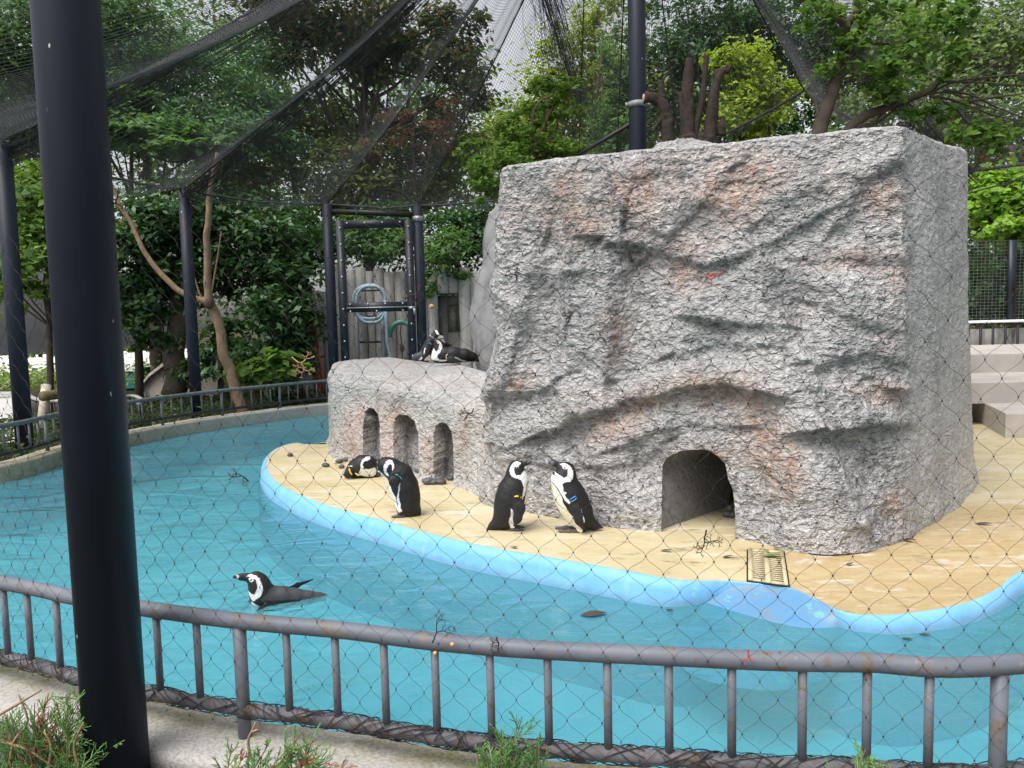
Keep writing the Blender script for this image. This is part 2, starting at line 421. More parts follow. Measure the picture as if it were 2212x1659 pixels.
br = np.clip(1 - np.abs(pp[:, 0] - 1960) / 420, 0, 1) * np.clip((vv[:, 1] < 6) * 1.0, 0, 1)
attr(me, 'brown', np.clip(br * 2.2, 0.10, 1))
island = obj('island_floor', me, M_ISL, kind='structure')
mb = MB()
zz0 = zi(isl); i0 = offset2(isl, 0.004); i1 = offset2(isl, -0.012)
rings(mb, [row(out4, -0.62), row(out4, -0.10), row(out3, zz0 - 0.06), row(out2, zz0 - 0.025), row(out1, zz0 - 0.006), row(i0, zz0 + 0.003), row(i1, zz0 - 0.01)])
mb.build('island_rim', M_RIM, smooth=True, kind='structure')
# ramp going down into the water at the notch
rp = [VI(u, v) + np.array((0, 0.02, 0.003)) for u, v in ((1570, 1256), (1640, 1261), (1701, 1269), (1758, 1293), (1808, 1318), (1850, 1327))]
wl_ = [V(u, v, 0.0) for u, v in ((1475, 1287), (1530, 1308), (1600, 1332), (1670, 1350), (1741, 1360), (1846, 1352))]
wl_ = spline(wl_, 24); A = spline(rp, 24); lo = wl_ + (wl_ - A) * 0.9; lo[:, 2] = -0.25
gridv = [A * (1 - k) + wl_ * k + np.array((0, 0, -.006 * math.sin(k * math.pi) - .008 * min(1, k * 8))) for k in np.linspace(0, 1, 8)] + [wl_ * (1 - k) + lo * k for k in np.linspace(.2, 1, 5)]
mb = MB(); rings(mb, gridv, False)
t = NT('ramp worn paint'); n1 = t.noise(4, 5, 0.65)
c = t.ramp(n1, [(0.32, (0.085, 0.235, 0.45)), (0.5, (0.11, 0.25, 0.42)), (0.66, (0.17, 0.225, 0.26))])
c = t.mix(t.ramp(t.noise(9, 6, 0.7), [(0.60, 0.0), (0.64, 0.9)]), c, (0.15, 0.38, 0.37))
M_RAMP = t.fin(c, 0.5, t.bump(t.noise(50, 3), 0.15, 0.01))
mb.build('ramp', M_RAMP, smooth=True, kind='structure')

# ------------------------------------------------------------ artificial rock
t = NT('moulded rock paint')
ra = t.node('ShaderNodeAttribute', attribute_name='rust'); ga = t.node('ShaderNodeAttribute', attribute_name='green'); da = t.node('ShaderNodeAttribute', attribute_name='dark'); sm = t.node('ShaderNodeAttribute', attribute_name='smooth')
st = t.coord((1, 1, 0.45)); n1 = t.noise(1.6, 5, 0.6); n2 = t.noise(14, 5, 0.7, st); n3 = t.noise(5, 5, 0.65, st)
sp = t.noise(15, 2, 0.5, t.coord((1.0, 1.0, 1.45)), 0.35); sp2 = t.noise(30, 3, 0.6, t.coord((1.0, 1.0, 1.4)), 0.4)
pl1 = t.ramp(sp, [(0.36, 0.0), (0.50, 0.6), (0.66, 1.0)]); pl2 = t.ramp(sp2, [(0.38, 0.0), (0.60, 1.0)])
c = t.ramp(n1, [(0.3, (0.43, 0.42, 0.42)), (0.5, (0.50, 0.485, 0.48)), (0.72, (0.565, 0.54, 0.53))])
c = t.mix(t.ramp(n3, [(0.42, 0.0), (0.66, 0.5)]), c, (0.36, 0.355, 0.365))
k = t.ramp(n2, [(0.34, 0.1), (0.62, 1.0)])
c = t.mix(t.math('MULTIPLY', ga.outputs['Fac'], t.math('MULTIPLY', k, 0.45)), c, (0.19, 0.25, 0.23))
c = t.mix(t.math('MULTIPLY', ra.outputs['Fac'], t.math('MULTIPLY', k, 0.75)), c, (0.43, 0.25, 0.165))
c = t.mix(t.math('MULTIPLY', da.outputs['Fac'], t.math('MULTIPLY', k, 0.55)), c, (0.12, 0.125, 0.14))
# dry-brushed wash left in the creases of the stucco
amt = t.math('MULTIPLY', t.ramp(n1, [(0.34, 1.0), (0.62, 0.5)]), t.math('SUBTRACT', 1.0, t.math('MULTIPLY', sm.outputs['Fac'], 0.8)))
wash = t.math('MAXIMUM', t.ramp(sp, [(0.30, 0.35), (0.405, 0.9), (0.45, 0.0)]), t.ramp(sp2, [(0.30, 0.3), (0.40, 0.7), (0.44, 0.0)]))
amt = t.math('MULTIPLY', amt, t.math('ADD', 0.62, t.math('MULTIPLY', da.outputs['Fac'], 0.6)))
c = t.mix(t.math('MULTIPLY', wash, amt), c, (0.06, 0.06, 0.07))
hgt = t.math('ADD', pl1, t.math('MULTIPLY', pl2, 0.5))
hgt = t.math('MULTIPLY', hgt, t.math('SUBTRACT', 1.0, t.math('MULTIPLY', sm.outputs['Fac'], 0.7)))
bst = t.bump(hgt, 1.0, 0.035)
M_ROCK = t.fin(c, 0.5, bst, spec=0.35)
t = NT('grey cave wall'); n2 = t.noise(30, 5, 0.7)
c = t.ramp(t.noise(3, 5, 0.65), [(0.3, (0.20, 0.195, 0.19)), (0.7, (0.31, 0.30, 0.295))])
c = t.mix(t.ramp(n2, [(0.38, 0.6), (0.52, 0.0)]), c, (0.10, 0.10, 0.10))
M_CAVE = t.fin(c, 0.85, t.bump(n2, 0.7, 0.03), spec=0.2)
M_DARKROCK = plain('weathered dark rock', (0.20, 0.20, 0.205), 0.8, 0.4, 4, 0.6)

def smooth01(x): x = np.clip(x, 0, 1); return x * x * (3 - 2 * x)
def gauss(pp, cx, cy, rx, ry, ang=0):
    a = math.radians(ang); dx = pp[:, 0] - cx; dy = pp[:, 1] - cy
    x = (dx * math.cos(a) + dy * math.sin(a)) / rx; y = (-dx * math.sin(a) + dy * math.cos(a)) / ry
    return np.exp(-(x * x + y * y))
def ridge(pp, pts, wd):
    d = np.full(len(pp), 1e9)
    for i in range(len(pts) - 1):
        a = np.array(pts[i], float); b = np.array(pts[i + 1], float); ab = b - a
        tt = np.clip(((pp - a) @ ab) / (ab @ ab), 0, 1); d = np.minimum(d, np.linalg.norm(pp - a - tt[:, None] * ab, axis=1))
    return np.exp(-(d / wd) ** 2)

def skin(base, top, ns, nt, bow=0.0, round_top=0.05, lean=None):
    """rock face between a foot line and a brow line (same number of control points) + a rolled-in top"""
    B = np.array(base, float); T = np.array(top, float)
    both = spline(np.hstack((B, T)), 4000)
    L = np.concatenate(([0], np.cumsum(np.linalg.norm(np.diff((both[:, :3] + both[:, 3:]) / 2, axis=0), axis=1))))
    u = np.linspace(0, L[-1], ns)
    bt = np.stack([np.interp(u, L, both[:, k]) for k in range(6)], -1)
    tt = np.linspace(0, 1, nt)[:, None, None]
    P = bt[None, :, :3] * (1 - tt) + bt[None, :, 3:] * tt
    return P                                            # (nt, ns, 3)
def normals(P):
    ds = np.gradient(P, axis=1); dt = np.gradient(P, axis=0)
    n = np.cross(ds, dt); return n / (np.linalg.norm(n, axis=2, keepdims=True) + 1e-9)
def gridfaces(nt, ns):
    i = np.arange(nt - 1)[:, None] * ns; j = np.arange(ns - 1)[None]
    return np.stack((i + j, i + j + 1, i + ns + j + 1, i + ns + j), -1).reshape(-1, 4)
ZT = 2.94
rb = [(1046, 1089), (1160, 1114), (1300, 1139), (1430, 1152), (1590, 1168), (1750, 1195), (1850, 1192), (1935, 1174), (1965, 1162), (1985, 1150), (2020, 1130), (2075, 1085), (2103, 1037)]
rt = [(1083, 371), (1160, 354), (1285, 340), (1400, 327), (1540, 315), (1700, 300), (1820, 288), (1936, 276.5), (1949, 275.5), (1958, 278), (1995, 292), (2040, 314), (2082, 336)]
base = [V(u, v, ISL - 0.02) for u, v in rb] + [np.array((4.45, 8.1, ISL)), np.array((4.2, 9.2, ISL))]
top = [V(u, v, ZT) for u, v in rt] + [np.array((3.95, 7.5, ZT)), np.array((3.7, 8.6, ZT))]
base = [np.array((-0.20, 8.6, ISL)), np.array((-0.22, 7.6, ISL))] + base
top = [np.array((0.25, 8.6, ZT)), np.array((0.12, 7.6, ZT))] + top
NS, NTT = 660, 270
P0 = skin(base, top, NS, NTT)
N0 = normals(P0); flat = P0.reshape(-1, 3); nn = N0.reshape(-1, 3); pp = proj(flat)
zz = (flat[:, 2] - ISL) / (ZT - ISL)
front = smooth01((1985 - pp[:, 0]) / 60) * smooth01((flat[:, 1] < 7.3) * 1.0)
front = np.where((flat[:, 0] > 2.9) & (flat[:, 1] > 5.6), 0.0, front)
d = np.zeros(len(flat)); pp_true = pp; pp = pp + np.column_stack((fbm(flat * 1.9 + 60, 3), fbm(flat * 1.9 + 80, 3))) * 9 + np.column_stack((fbm(flat * 7 + 60, 2), fbm(flat * 7 + 80, 2))) * 3
def step(pp, pts, amp, wr, ws):
    """crest that falls gently on one side (above / right of travel) and sharply on the other"""
    best = np.full(len(pp), 1e9); sg = np.zeros(len(pp))
    for i in range(len(pts) - 1):
        a = np.array(pts[i], float); b = np.array(pts[i + 1], float); ab = b - a; L = np.linalg.norm(ab)
        tt = np.clip(((pp - a) @ ab) / L**2, 0, 1); dd_ = np.linalg.norm(pp - a - tt[:, None] * ab, axis=1)
        s_ = (ab[0] * (pp[:, 1] - a[1]) - ab[1] * (pp[:, 0] - a[0])) / L; m_ = dd_ < best; best[m_] = dd_[m_]; sg[m_] = np.where(s_[m_] < 0, -1, 1)
    up = np.exp(-(best / wr) ** 2); dn = np.exp(-(best / ws) ** 2) - 0.75 * (1 - np.exp(-(best / ws) ** 2)) * np.exp(-((best - ws * 1.5) / (ws * 3.6)) ** 2)
    return amp * np.where(sg < 0, up, dn)
qq = pp - np.array((1020, 263.0))
STEPS = (([(300, 255), (370, 255), (420, 275), (500, 300), (560, 292), (620, 260), (720, 210)], .10, 62, 9), ([(735, 290), (950, 290)], .08, 50, 8), ([(505, 428), (575, 432), (655, 442)], .08, 46, 8),
    ([(170, 668), (230, 640), (350, 592), (450, 570), (560, 560), (615, 578)], .14, 48, 11), ([(320, 695), (410, 655), (480, 642), (570, 655)], .08, 34, 9), ([(765, 668), (850, 655), (950, 648)], .14, 50, 9),
    ([(725, 532), (690, 490), (650, 400), (618, 285)], .13, 48, 12), ([(835, 870), (800, 800), (765, 680)], .11, 44, 12), ([(290, 540), (302, 400), (325, 262)], .12, 40, 14),
    ([(60, 570), (105, 420), (138, 290)], .09, 36, 13), ([(215, 285), (196, 420), (165, 570)], .09, 60, 12), ([(218, 85), (208, 180), (195, 262)], .07, 64, 11), ([(305, 115), (318, 180), (335, 245)], .08, 74, 11),
    ([(395, 268), (450, 220), (545, 128)], .06, 50, 10), ([(785, 210), (845, 115), (925, 88)], .09, 44, 12), ([(640, 200), (690, 150), (740, 130)], .05, 40, 9), ([(755, 395), (850, 430), (950, 462)], .06, 46, 9), ([(740, 520), (850, 498), (950, 520)], .06, 46, 9),
    ([(40, 590), (120, 585), (165, 565)], .06, 40, 9), ([(60, 700), (200, 745), (330, 735), (400, 700)], .06, 50, 9), ([(880, 560), (950, 585)], .05, 30, 8), ([(440, 500), (520, 470), (600, 480)], .05, 40, 8))
for a_ in STEPS: d += step(qq, a_[0], a_[1] * .54 * (.75 + .35 * vnoise(flat * 2.2)), a_[2] * 1.15, a_[3] * 1.55)
for cx, cy, rx, ry, am in ((240, 420, 44, 130, .05), (490, 370, 66, 56, .05), (860, 380, 80, 50, .03), (690, 650, 46, 90, .06), (250, 770, 100, 60, .04), (700, 800, 80, 80, .05), (390, 170, 50, 40, .04), (560, 200, 80, 40, .04), (870, 740, 50, 60, -.06), (360, 400, 40, 110, -.09), (715, 400, 38, 95, -.09), (165, 430, 26, 120, -.05)):
    d += am * gauss(qq, cx, cy, rx, ry)
pp = pp_true; q = flat.copy(); q[:, 0] += 0.45 * q[:, 2]
rd = 1 - np.abs(fbm(q * np.array((1.5, 1.5, 2.2)), 3))
d += 0.06 * (rd - 0.6) + 0.03 * fbm(flat * 3.2 + 5, 3)
sidef = 0.020 * fbm(flat * np.array((3.0, 3.0, 0.6)), 3) + 0.006 * fbm(flat * 9, 3)
lump = 0.007 * (1 - 2 * np.abs(fbm(flat * np.array((13, 13, 17)), 2))) + 0.005 * vnoise(flat * 36)
edge = smooth01(zz / 0.06) * smooth01((1 - zz) / 0.05)
d = np.where(front > 0, d * front, 0) * (0.25 + 0.75 * edge) + (1 - front) * sidef
foot = smooth01((0.10 - zz) / 0.10)
d += lump * (front * 0.9 + 0.25) * (1 - 0.6 * foot) + foot * 0.03
disp = flat + nn * d[:, None]
disp[:, 2] = np.maximum(disp[:, 2], ISL - 0.03)
# cave mouth: cut, with vertices drawn onto the outline
cave = [(1428, 1175), (1430, 1060), (1431, 1005), (1441, 988), (1470, 974), (1495, 971), (1529, 972), (1550, 985), (1567, 1002), (1573, 1035), (1583, 1058), (1587, 1092), (1590, 1185)]
pd = proj(disp)
near_ = (pd[:, 0] > 1380) & (pd[:, 0] < 1640) & (pd[:, 1] > 930) & (pd[:, 1] < 1200) & (flat[:, 1] < 7)
ins = np.zeros(len(disp), bool); ins[near_] = inside(pd[near_], cave)
dd = np.full(len(disp), 1e9); nr = pd.copy(); a_, b_ = dist_poly(pd[near_], cave); dd[near_] = a_; nr[near_] = b_
def snap(m_):
    for i in np.nonzero(m_)[0]:
        disp[i] = D(nr[i, 0], nr[i, 1], disp[i, 1])
gf = gridfaces(NTT, NS)
keep = ~(ins[gf].all(1))
used = np.zeros(len(disp), bool); used[np.unique(gf[keep])] = True
snap(ins & used)
# top: rolled-in edge and a gently lumpy cap
Pd = disp.reshape(NTT, NS, 3); brow = Pd[-1]; cc = np.array((2.0, 7.4))
rws = [brow]
for k, (inn, up) in enumerate(((0.02, 0.018), (0.055, 0.028), (0.12, 0.03), (0.3, 0.03), (0.8, 0.05), (1.6, 0.06))):
    v2 = cc - brow[:, :2]; L = np.linalg.norm(v2, axis=1, keepdims=True)
    p = brow[:, :2] + v2 / L * np.minimum(inn, L * 0.9); z = brow[:, 2] + up
    r3 = np.column_stack((p, z)); r3[:, 2] += 0.012 * fbm(r3 * 6, 3); rws.append(r3)
nb = len(disp); extra = np.concatenate(rws[1:])
tf = []
for k in range(len(rws) - 1):
    a0 = (NTT - 1) * NS if k == 0 else nb + (k - 1) * NS; b0 = nb + k * NS
    j = np.arange(NS - 1); tf.append(np.stack((a0 + j, a0 + j + 1, b0 + j + 1, b0 + j), -1))
lastc = nb + len(extra); allv = np.vstack((disp, extra, np.array([[2.0, 7.6, ZT + 0.05]])))
j = np.arange(NS - 1); l0 = nb + (len(rws) - 2) * NS
tri = np.stack((l0 + j, l0 + j + 1, np.full(NS - 1, lastc)), -1)
me = mesh('rock_face', allv, [gf[keep], np.concatenate(tf), tri], True)
pa = proj(allv) + np.column_stack((fbm(allv * 2.2 + 60, 3), fbm(allv * 2.2 + 80, 3))) * 10; na = len(allv)
def patches(lst, fld):
    s = np.zeros(na)
    for cx, cy, rx, ry, an in lst: s += gauss(pa, cx, cy, rx, ry, an)
    s += np.clip(fld, 0, 1) * 0.5
    return np.clip(s, 0, 1)
fr_ = np.concatenate((front, np.full(len(extra) + 1, 0.25)))
rust = patches([(1225, 395, 26, 40, 60), (1240, 470, 70, 60, 0), (1370, 410, 50, 40, 0), (1620, 385, 60, 40, 0), (1560, 430, 60, 50, 30), (1905, 430, 50, 55, 0), (1945, 600, 28, 36, 0), (1850, 565, 80, 22, 0), (1380, 870, 110, 24, -20), (1560, 840, 90, 34, 10), (1660, 950, 60, 90, -20), (1700, 1020, 40, 50, 0), (1320, 930, 60, 30, -20), (1330, 720, 30, 70, 0), (1110, 830, 40, 30, 0), (1530, 985, 60, 22, 0), (1900, 850, 60, 26, 0), (1480, 580, 40, 60, 0), (1930, 1080, 26, 40, 0)], fbm(allv * 1.9 + 40, 3) - 0.25) * (0.25 + 0.75 * fr_)
green = patches([(1120, 385, 50, 30, 0), (1290, 420, 50, 60, 0), (1780, 400, 60, 60, 20), (1290, 560, 60, 50, 0), (1500, 720, 60, 50, 0), (1900, 530, 70, 22, 0), (1900, 790, 70, 40, 0), (1240, 900, 60, 40, 0), (1900, 910, 60, 22, 0), (1440, 890, 60, 22, 0), (1880, 390, 40, 30, 0), (2040, 640, 16, 120, 0)], fbm(allv * 1.7 + 90, 3) - 0.3)
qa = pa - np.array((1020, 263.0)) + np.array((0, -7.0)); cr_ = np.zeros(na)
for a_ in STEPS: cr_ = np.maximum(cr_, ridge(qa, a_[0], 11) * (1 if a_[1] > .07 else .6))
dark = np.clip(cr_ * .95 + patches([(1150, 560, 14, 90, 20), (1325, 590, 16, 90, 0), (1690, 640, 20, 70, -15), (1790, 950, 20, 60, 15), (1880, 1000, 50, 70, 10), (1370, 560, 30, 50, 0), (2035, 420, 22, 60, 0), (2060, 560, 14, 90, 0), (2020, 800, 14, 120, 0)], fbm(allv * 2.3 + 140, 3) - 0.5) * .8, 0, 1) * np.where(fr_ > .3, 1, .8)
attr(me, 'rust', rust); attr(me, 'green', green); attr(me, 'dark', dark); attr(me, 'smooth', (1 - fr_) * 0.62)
rock = thing('artificial_rock', 'huge grey moulded rock with a cave mouth on the yellow island', 'rock', loc=(2, 6, ISL))
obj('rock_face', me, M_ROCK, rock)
# cave passage: left wall turning into a dark chamber, right wall, roof
infl = np.array([(1424, 1178), (1426, 1060), (1427, 1004), (1438, 985), (1469, 970), (1495, 967), (1531, 968), (1553, 982), (1571, 1000), (1577, 1034), (1587, 1057), (1591, 1092), (1594, 1188)], float)
def surf_depth(uv):
    k = np.argmin(((pd[near_] - uv) ** 2).sum(1)); return disp[near_][k, 1]
out = np.array([D(u, v, surf_depth((u, v)) + 0.02) for u, v in infl])
out = resample(out, 60); out[:, 2] = np.maximum(out[:, 2], ISL - 0.02)
dv = np.array((0.72, 0.69, 0.0)); rws = []
for k in np.linspace(0, 0.98, 20):
    p = out + dv * k; p += fbm(p * 5, 3)[:, None] * np.array((0.02, 0.02, 0.012)) * min(1, k * 6); rws.append(p)
mb = MB(); rings(mb, rws, False)
# chamber behind the passage
last = rws[-1]; c3 = last.mean(0)
lft = last + np.array((-0.55, 0.1, 0.06)); bk = last * 0.5 + (c3 + np.array((0, 0, .2))) * 0.5 + np.array((0.1, 1.1, 0.0))
mid = last + np.array((-0.02, 0.012, 0.0)); wide = c3 + (last - c3) * np.array((2.0, 2.0, 1.25)) + np.array((-0.25, 0.42, 0.05))
rings(mb, [last, wide, wide * 0.999 + np.array((0, 0.9, 0)), np.repeat((c3 + np.array((0, 1.4, 0)))[None], len(last), 0)], False)
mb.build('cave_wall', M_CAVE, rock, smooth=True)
# rear boulders: the hump above the brow and the dark flank at the left
def boulder(name, c, r, mat, seed, amp=0.12, nu=70, nv=50, pw=2.6):
    th = np.linspace(0, 2 * np.pi, nu, endpoint=False); ph = np.linspace(0.02, np.pi - 0.02, nv)
    T_, Ph = np.meshgrid(th, ph)
    d3 = np.stack((np.sin(Ph) * np.cos(T_), np.sin(Ph) * np.sin(T_), np.cos(Ph)), -1).reshape(-1, 3)
    k = (np.abs(d3) ** pw).sum(1) ** (-1 / pw)
    p = d3 * k[:, None] * np.array(r); p *= (1 + amp * fbm(d3 * 1.6 + seed, 3) + 0.02 * fbm(d3 * 9 + seed, 3))[:, None]
    mb = MB(); rings(mb, list((p + np.array(c)).reshape(nv, nu, 3)))
    return obj(name, mb.me(name, True), mat, rock)
boulder('rear_boulder', (1.86, 8.1, 2.24), (0.6, 0.6, 1.27), M_ROCK, 3, 0.10)
boulder('rear_boulder', (0.55, 9.6, 1.55), (0.95, 1.1, 1.75), M_DARKROCK, 11, 0.10, 90, 70, 3.4)

# low rock shelf with three nest niches
lb = [(713, 981), (725, 990), (800, 1012), (870, 1034), (930, 1047), (985, 1058), (1120, 1100)]
lt = [(711, 803), (724, 806), (800, 820), (870, 834), (930, 846), (985, 858), (1120, 880)]
lbase, ltop = [], []
for (u, v), (u2, v2) in zip(lb, lt):
    b = V(u, v, ISL - 0.02); lbase.append(b); ltop.append(D(u2, v2, b[1] + 0.16))
lbase = [np.array((-1.75, 11.2, ISL)), np.array((-2.35, 10.3, ISL))] + lbase
ltop = [np.array((-1.85, 11.0, 1.22)), np.array((-2.30, 10.2, 1.22))] + ltop
NS2, NT2 = 420, 130
P0 = skin(lbase, ltop, NS2, NT2); N0 = normals(P0); flat = P0.reshape(-1, 3); nn = N0.reshape(-1, 3)
zz = np.repeat(np.linspace(0, 1, NT2), NS2)
pp = proj(flat)
d = 0.05 * fbm(flat * np.array((2.6, 2.6, 1.3)), 3) + 0.022 * fbm(flat * np.array((7, 7, 3)), 3) + 0.006 * vnoise(flat * 30)
d += 0.05 * gauss(pp, 830, 950, 22, 90) + 0.05 * gauss(pp, 918, 970, 18, 90) + 0.06 * gauss(pp, 745, 900, 22, 110) - 0.04 * gauss(pp, 770, 860, 20, 40)
d -= smooth01((zz - 0.88) / 0.12) * 0.05
foot = smooth01((0.12 - zz) / 0.12); d += foot * 0.03
disp = flat + nn * d[:, None]; disp[:, 2] = np.maximum(disp[:, 2], ISL - 0.03)
pd = proj(disp)
niches = [[(784, 1010), (784, 920), (788, 890), (796, 881), (806, 882), (816, 894), (820, 912), (821, 1012)],
          [(850, 1035), (850, 925), (853, 905), (862, 895), (880, 897), (895, 910), (903, 935), (905, 1035)],
          [(936, 1060), (938, 935), (941, 920), (952, 912), (965, 915), (975, 932), (979, 960), (981, 1062)]]
inn_dir = np.array((0.25, 0.95, 0.0))
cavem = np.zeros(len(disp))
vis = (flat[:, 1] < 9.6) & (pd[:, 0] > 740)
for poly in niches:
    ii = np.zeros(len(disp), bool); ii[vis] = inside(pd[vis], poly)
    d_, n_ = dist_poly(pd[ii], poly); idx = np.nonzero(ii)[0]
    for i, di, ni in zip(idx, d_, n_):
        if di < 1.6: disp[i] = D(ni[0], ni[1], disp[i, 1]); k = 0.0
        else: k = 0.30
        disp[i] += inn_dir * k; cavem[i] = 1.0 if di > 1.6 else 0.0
    disp[ii, 2] = np.maximum(disp[ii, 2], ISL - 0.03)
Pd = disp.reshape(NT2, NS2, 3); brow = Pd[-1]; rws = [brow]; cc = np.array((-0.7, 9.6))
for inn, up in ((0.03, 0.02), (0.08, 0.032), (0.2, 0.036), (0.6, 0.04), (1.2, 0.04)):
    v2 = cc - brow[:, :2]; L = np.linalg.norm(v2, axis=1, keepdims=True)
    p = brow[:, :2] + v2 / L * np.minimum(inn, L * 0.9)
    r3 = np.column_stack((p, brow[:, 2] + up)); tgt = 1.20
    r3[:, 2] = r3[:, 2] * (1 - min(1, inn)) + tgt * min(1, inn); r3[:, 2] += 0.008 * fbm(r3 * 4, 3); rws.append(r3)
nb = len(disp); extra = np.concatenate(rws[1:]); tf = []
for k in range(len(rws) - 1):
    a0 = (NT2 - 1) * NS2 if k == 0 else nb + (k - 1) * NS2; b0 = nb + k * NS2
    j = np.arange(NS2 - 1); tf.append(np.stack((a0 + j, a0 + j + 1, b0 + j + 1, b0 + j), -1))
allv = np.vstack((disp, extra, np.array([[-0.7, 9.6, 1.2]]))); j = np.arange(NS2 - 1); l0 = nb + (len(rws) - 2) * NS2
me = mesh('shelf_face', allv, [gridfaces(NT2, NS2), np.concatenate(tf), np.stack((l0 + j, l0 + j + 1, np.full(NS2 - 1, len(allv) - 1)), -1)], True)
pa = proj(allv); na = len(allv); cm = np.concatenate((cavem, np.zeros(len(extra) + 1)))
attr(me, 'rust', patches([(860, 900, 26, 26, 0), (845, 960, 20, 80, 0), (760, 950, 26, 60, 0), (925, 980, 16, 60, 0), (790, 900, 30, 30, 0), (1000, 930, 16, 60, 0)], fbm(allv * np.array((4, 4, 1.5)) + 40, 3) - 0.1) * (1 - cm) * 0.8)
attr(me, 'green', patches([(760, 840, 40, 40, 0), (850, 860, 40, 36, 0), (960, 900, 40, 40, 0), (1010, 940, 30, 60, 0), (720, 900, 20, 80, 0)], fbm(allv * np.array((3, 3, 1.5)) + 90, 3) - 0.1) * (1 - cm))
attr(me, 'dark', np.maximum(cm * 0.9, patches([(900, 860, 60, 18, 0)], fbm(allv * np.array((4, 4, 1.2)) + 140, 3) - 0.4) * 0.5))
attr(me, 'smooth', np.full(na, 0.55))
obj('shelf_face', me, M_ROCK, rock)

# concrete steps at the right
M_STEP = plain('step concrete', (0.40, 0.37, 0.345), 0.8, 0.16, 2.4, 0.3)
steps = thing('concrete_steps', 'pale concrete steps rising behind the right end of the big rock', 'steps')
def slab(name, pl, z0, z1, mat, par):
    pl = np.asarray(pl, float); mb = MB(); n_ = len(pl)
    i2 = pl.mean(0) + (pl - pl.mean(0)) * 0.995
    rings(mb, [row(pl, z0), row(pl, z1 - 0.012), row(i2, z1)])
    o = obj(name, mesh(name, np.concatenate(mb.v + []), [tuple(f) for f in np.concatenate(mb.q)] + [tuple(range(2 * n_, 3 * n_))]), mat, par)
    return o
c0 = V(2171, 946, ISL); d0 = c0[1]
z1 = D(2171, 893, d0)[2]; l0 = V(2100, 903, ISL)
s1 = [(c0[0], c0[1]), (c0[0] + 2.6, c0[1] - 0.25), (c0[0] + 2.6, 15), (l0[0] - 0.9, 15), (l0[0] - 0.9, l0[1] + 0.6), (l0[0], l0[1])]
slab('step', s1, ISL, z1, M_STEP, steps)
p2 = V(2150, 871, z1); z2 = D(2150, 825, p2[1])[2]
slab('step', [(p2[0] - 1.2, p2[1] + 0.02), (p2[0] + 3, p2[1]), (p2[0] + 3, 15), (p2[0] - 1.2, 15)], z1, z2, M_STEP, steps)
p3 = V(2150, 805, z2); z3 = D(2150, 764, p3[1])[2]
slab('step', [(p3[0] - 1.4, p3[1] + 0.05), (p3[0] + 3, p3[1]), (p3[0] + 3, 15), (p3[0] - 1.4, 15)], z2, z3, M_STEP, steps)
print('steps', d0, z1, p2[1], z2, p3[1], z3)

# ------------------------------------------------------------ metalwork: railings, poles, gate
t = NT('worn grey rail paint'); n1 = t.noise(13, 6, 0.7); n2 = t.noise(30, 5, 0.7); n3 = t.noise(2.5, 4, 0.6)
c = t.ramp(n3, [(0.3, (0.105, 0.118, 0.145)), (0.7, (0.165, 0.178, 0.212))])
c = t.mix(t.ramp(n1, [(0.585, 0.0), (0.60, 1.0)]), c, (0.15, 0.125, 0.105))
c = t.mix(t.ramp(t.noise(15, 6, 0.72), [(0.63, 0.0), (0.645, 1.0)]), c, (0.23, 0.205, 0.19))
c = t.mix(t.ramp(t.math('MULTIPLY', n1, n2), [(0.36, 0.0), (0.40, 0.9)]), c, (0.10, 0.05, 0.03))
M_RAIL = t.fin(c, 0.5, t.bump(t.math('ADD', n2, n1), 0.25, 0.006), spec=0.4)
t = NT('rusty bottom rail'); n1 = t.noise(6, 6, 0.7); n2 = t.noise(22, 5, 0.7)
c = t.ramp(t.noise(3, 5, 0.6), [(0.3, (0.08, 0.078, 0.088)), (0.7, (0.15, 0.145, 0.16))])
c = t.mix(t.ramp(n1, [(0.50, 0.0), (0.60, 0.9)]), c, (0.075, 0.045, 0.03))
c = t.mix(t.ramp(n2, [(0.60, 0.0), (0.66, 0.9)]), c, (0.16, 0.07, 0.035))
M_RUST = t.fin(c, 0.65, t.bump(n2, 0.5, 0.008), spec=0.3)
M_FRAIL = plain('grey green rail paint', (0.105, 0.125, 0.13), 0.5, 0.25, 6, 0.15)
t = NT('navy pole paint'); n1 = t.noise(1.8, 5, 0.6, t.coord((1, 1, 0.35))); n2 = t.noise(19, 3, 0.5, t.coord((1, 1, 0.5)))
c = t.ramp(n1, [(0.3, (0.010, 0.014, 0.024)), (0.7, (0.019, 0.025, 0.040))])
c = t.mix(t.ramp(t.noise(4, 6, 0.7, t.coord((1, 1, 0.12))), [(0.60, 0.0), (0.75, 0.35)]), c, (0.04, 0.045, 0.055))
c = t.mix(t.ramp(n2, [(0.735, 0.0), (0.745, 1.0)]), c, (0.55, 0.55, 0.52))
M_POLE = t.fin(c, t.ramp(n1, [(0.3, 0.42), (0.7, 0.62)]), t.bump(t.noise(30, 3), 0.06, 0.005), spec=0.22)
M_CORD = plain('black cord', (0.022, 0.020, 0.022), 0.65, 0.3, 20)
M_NETCORD = plain('brown black net twine', (0.040, 0.034, 0.036), 0.6, 0.3, 20)
M_STEEL = plain('galvanised steel', (0.34, 0.35, 0.36), 0.45, 0.2, 20, metal=0.6)
M_BLACK = plain('black steel', (0.014, 0.015, 0.017), 0.5, 0.3, 8)

rl3 = lambda z: row(rail_line, z)
near_i = [i for i in range(720) if rail_line[i, 1] < 5.2 and -5.6 < rail_line[i, 0] < 5.2]
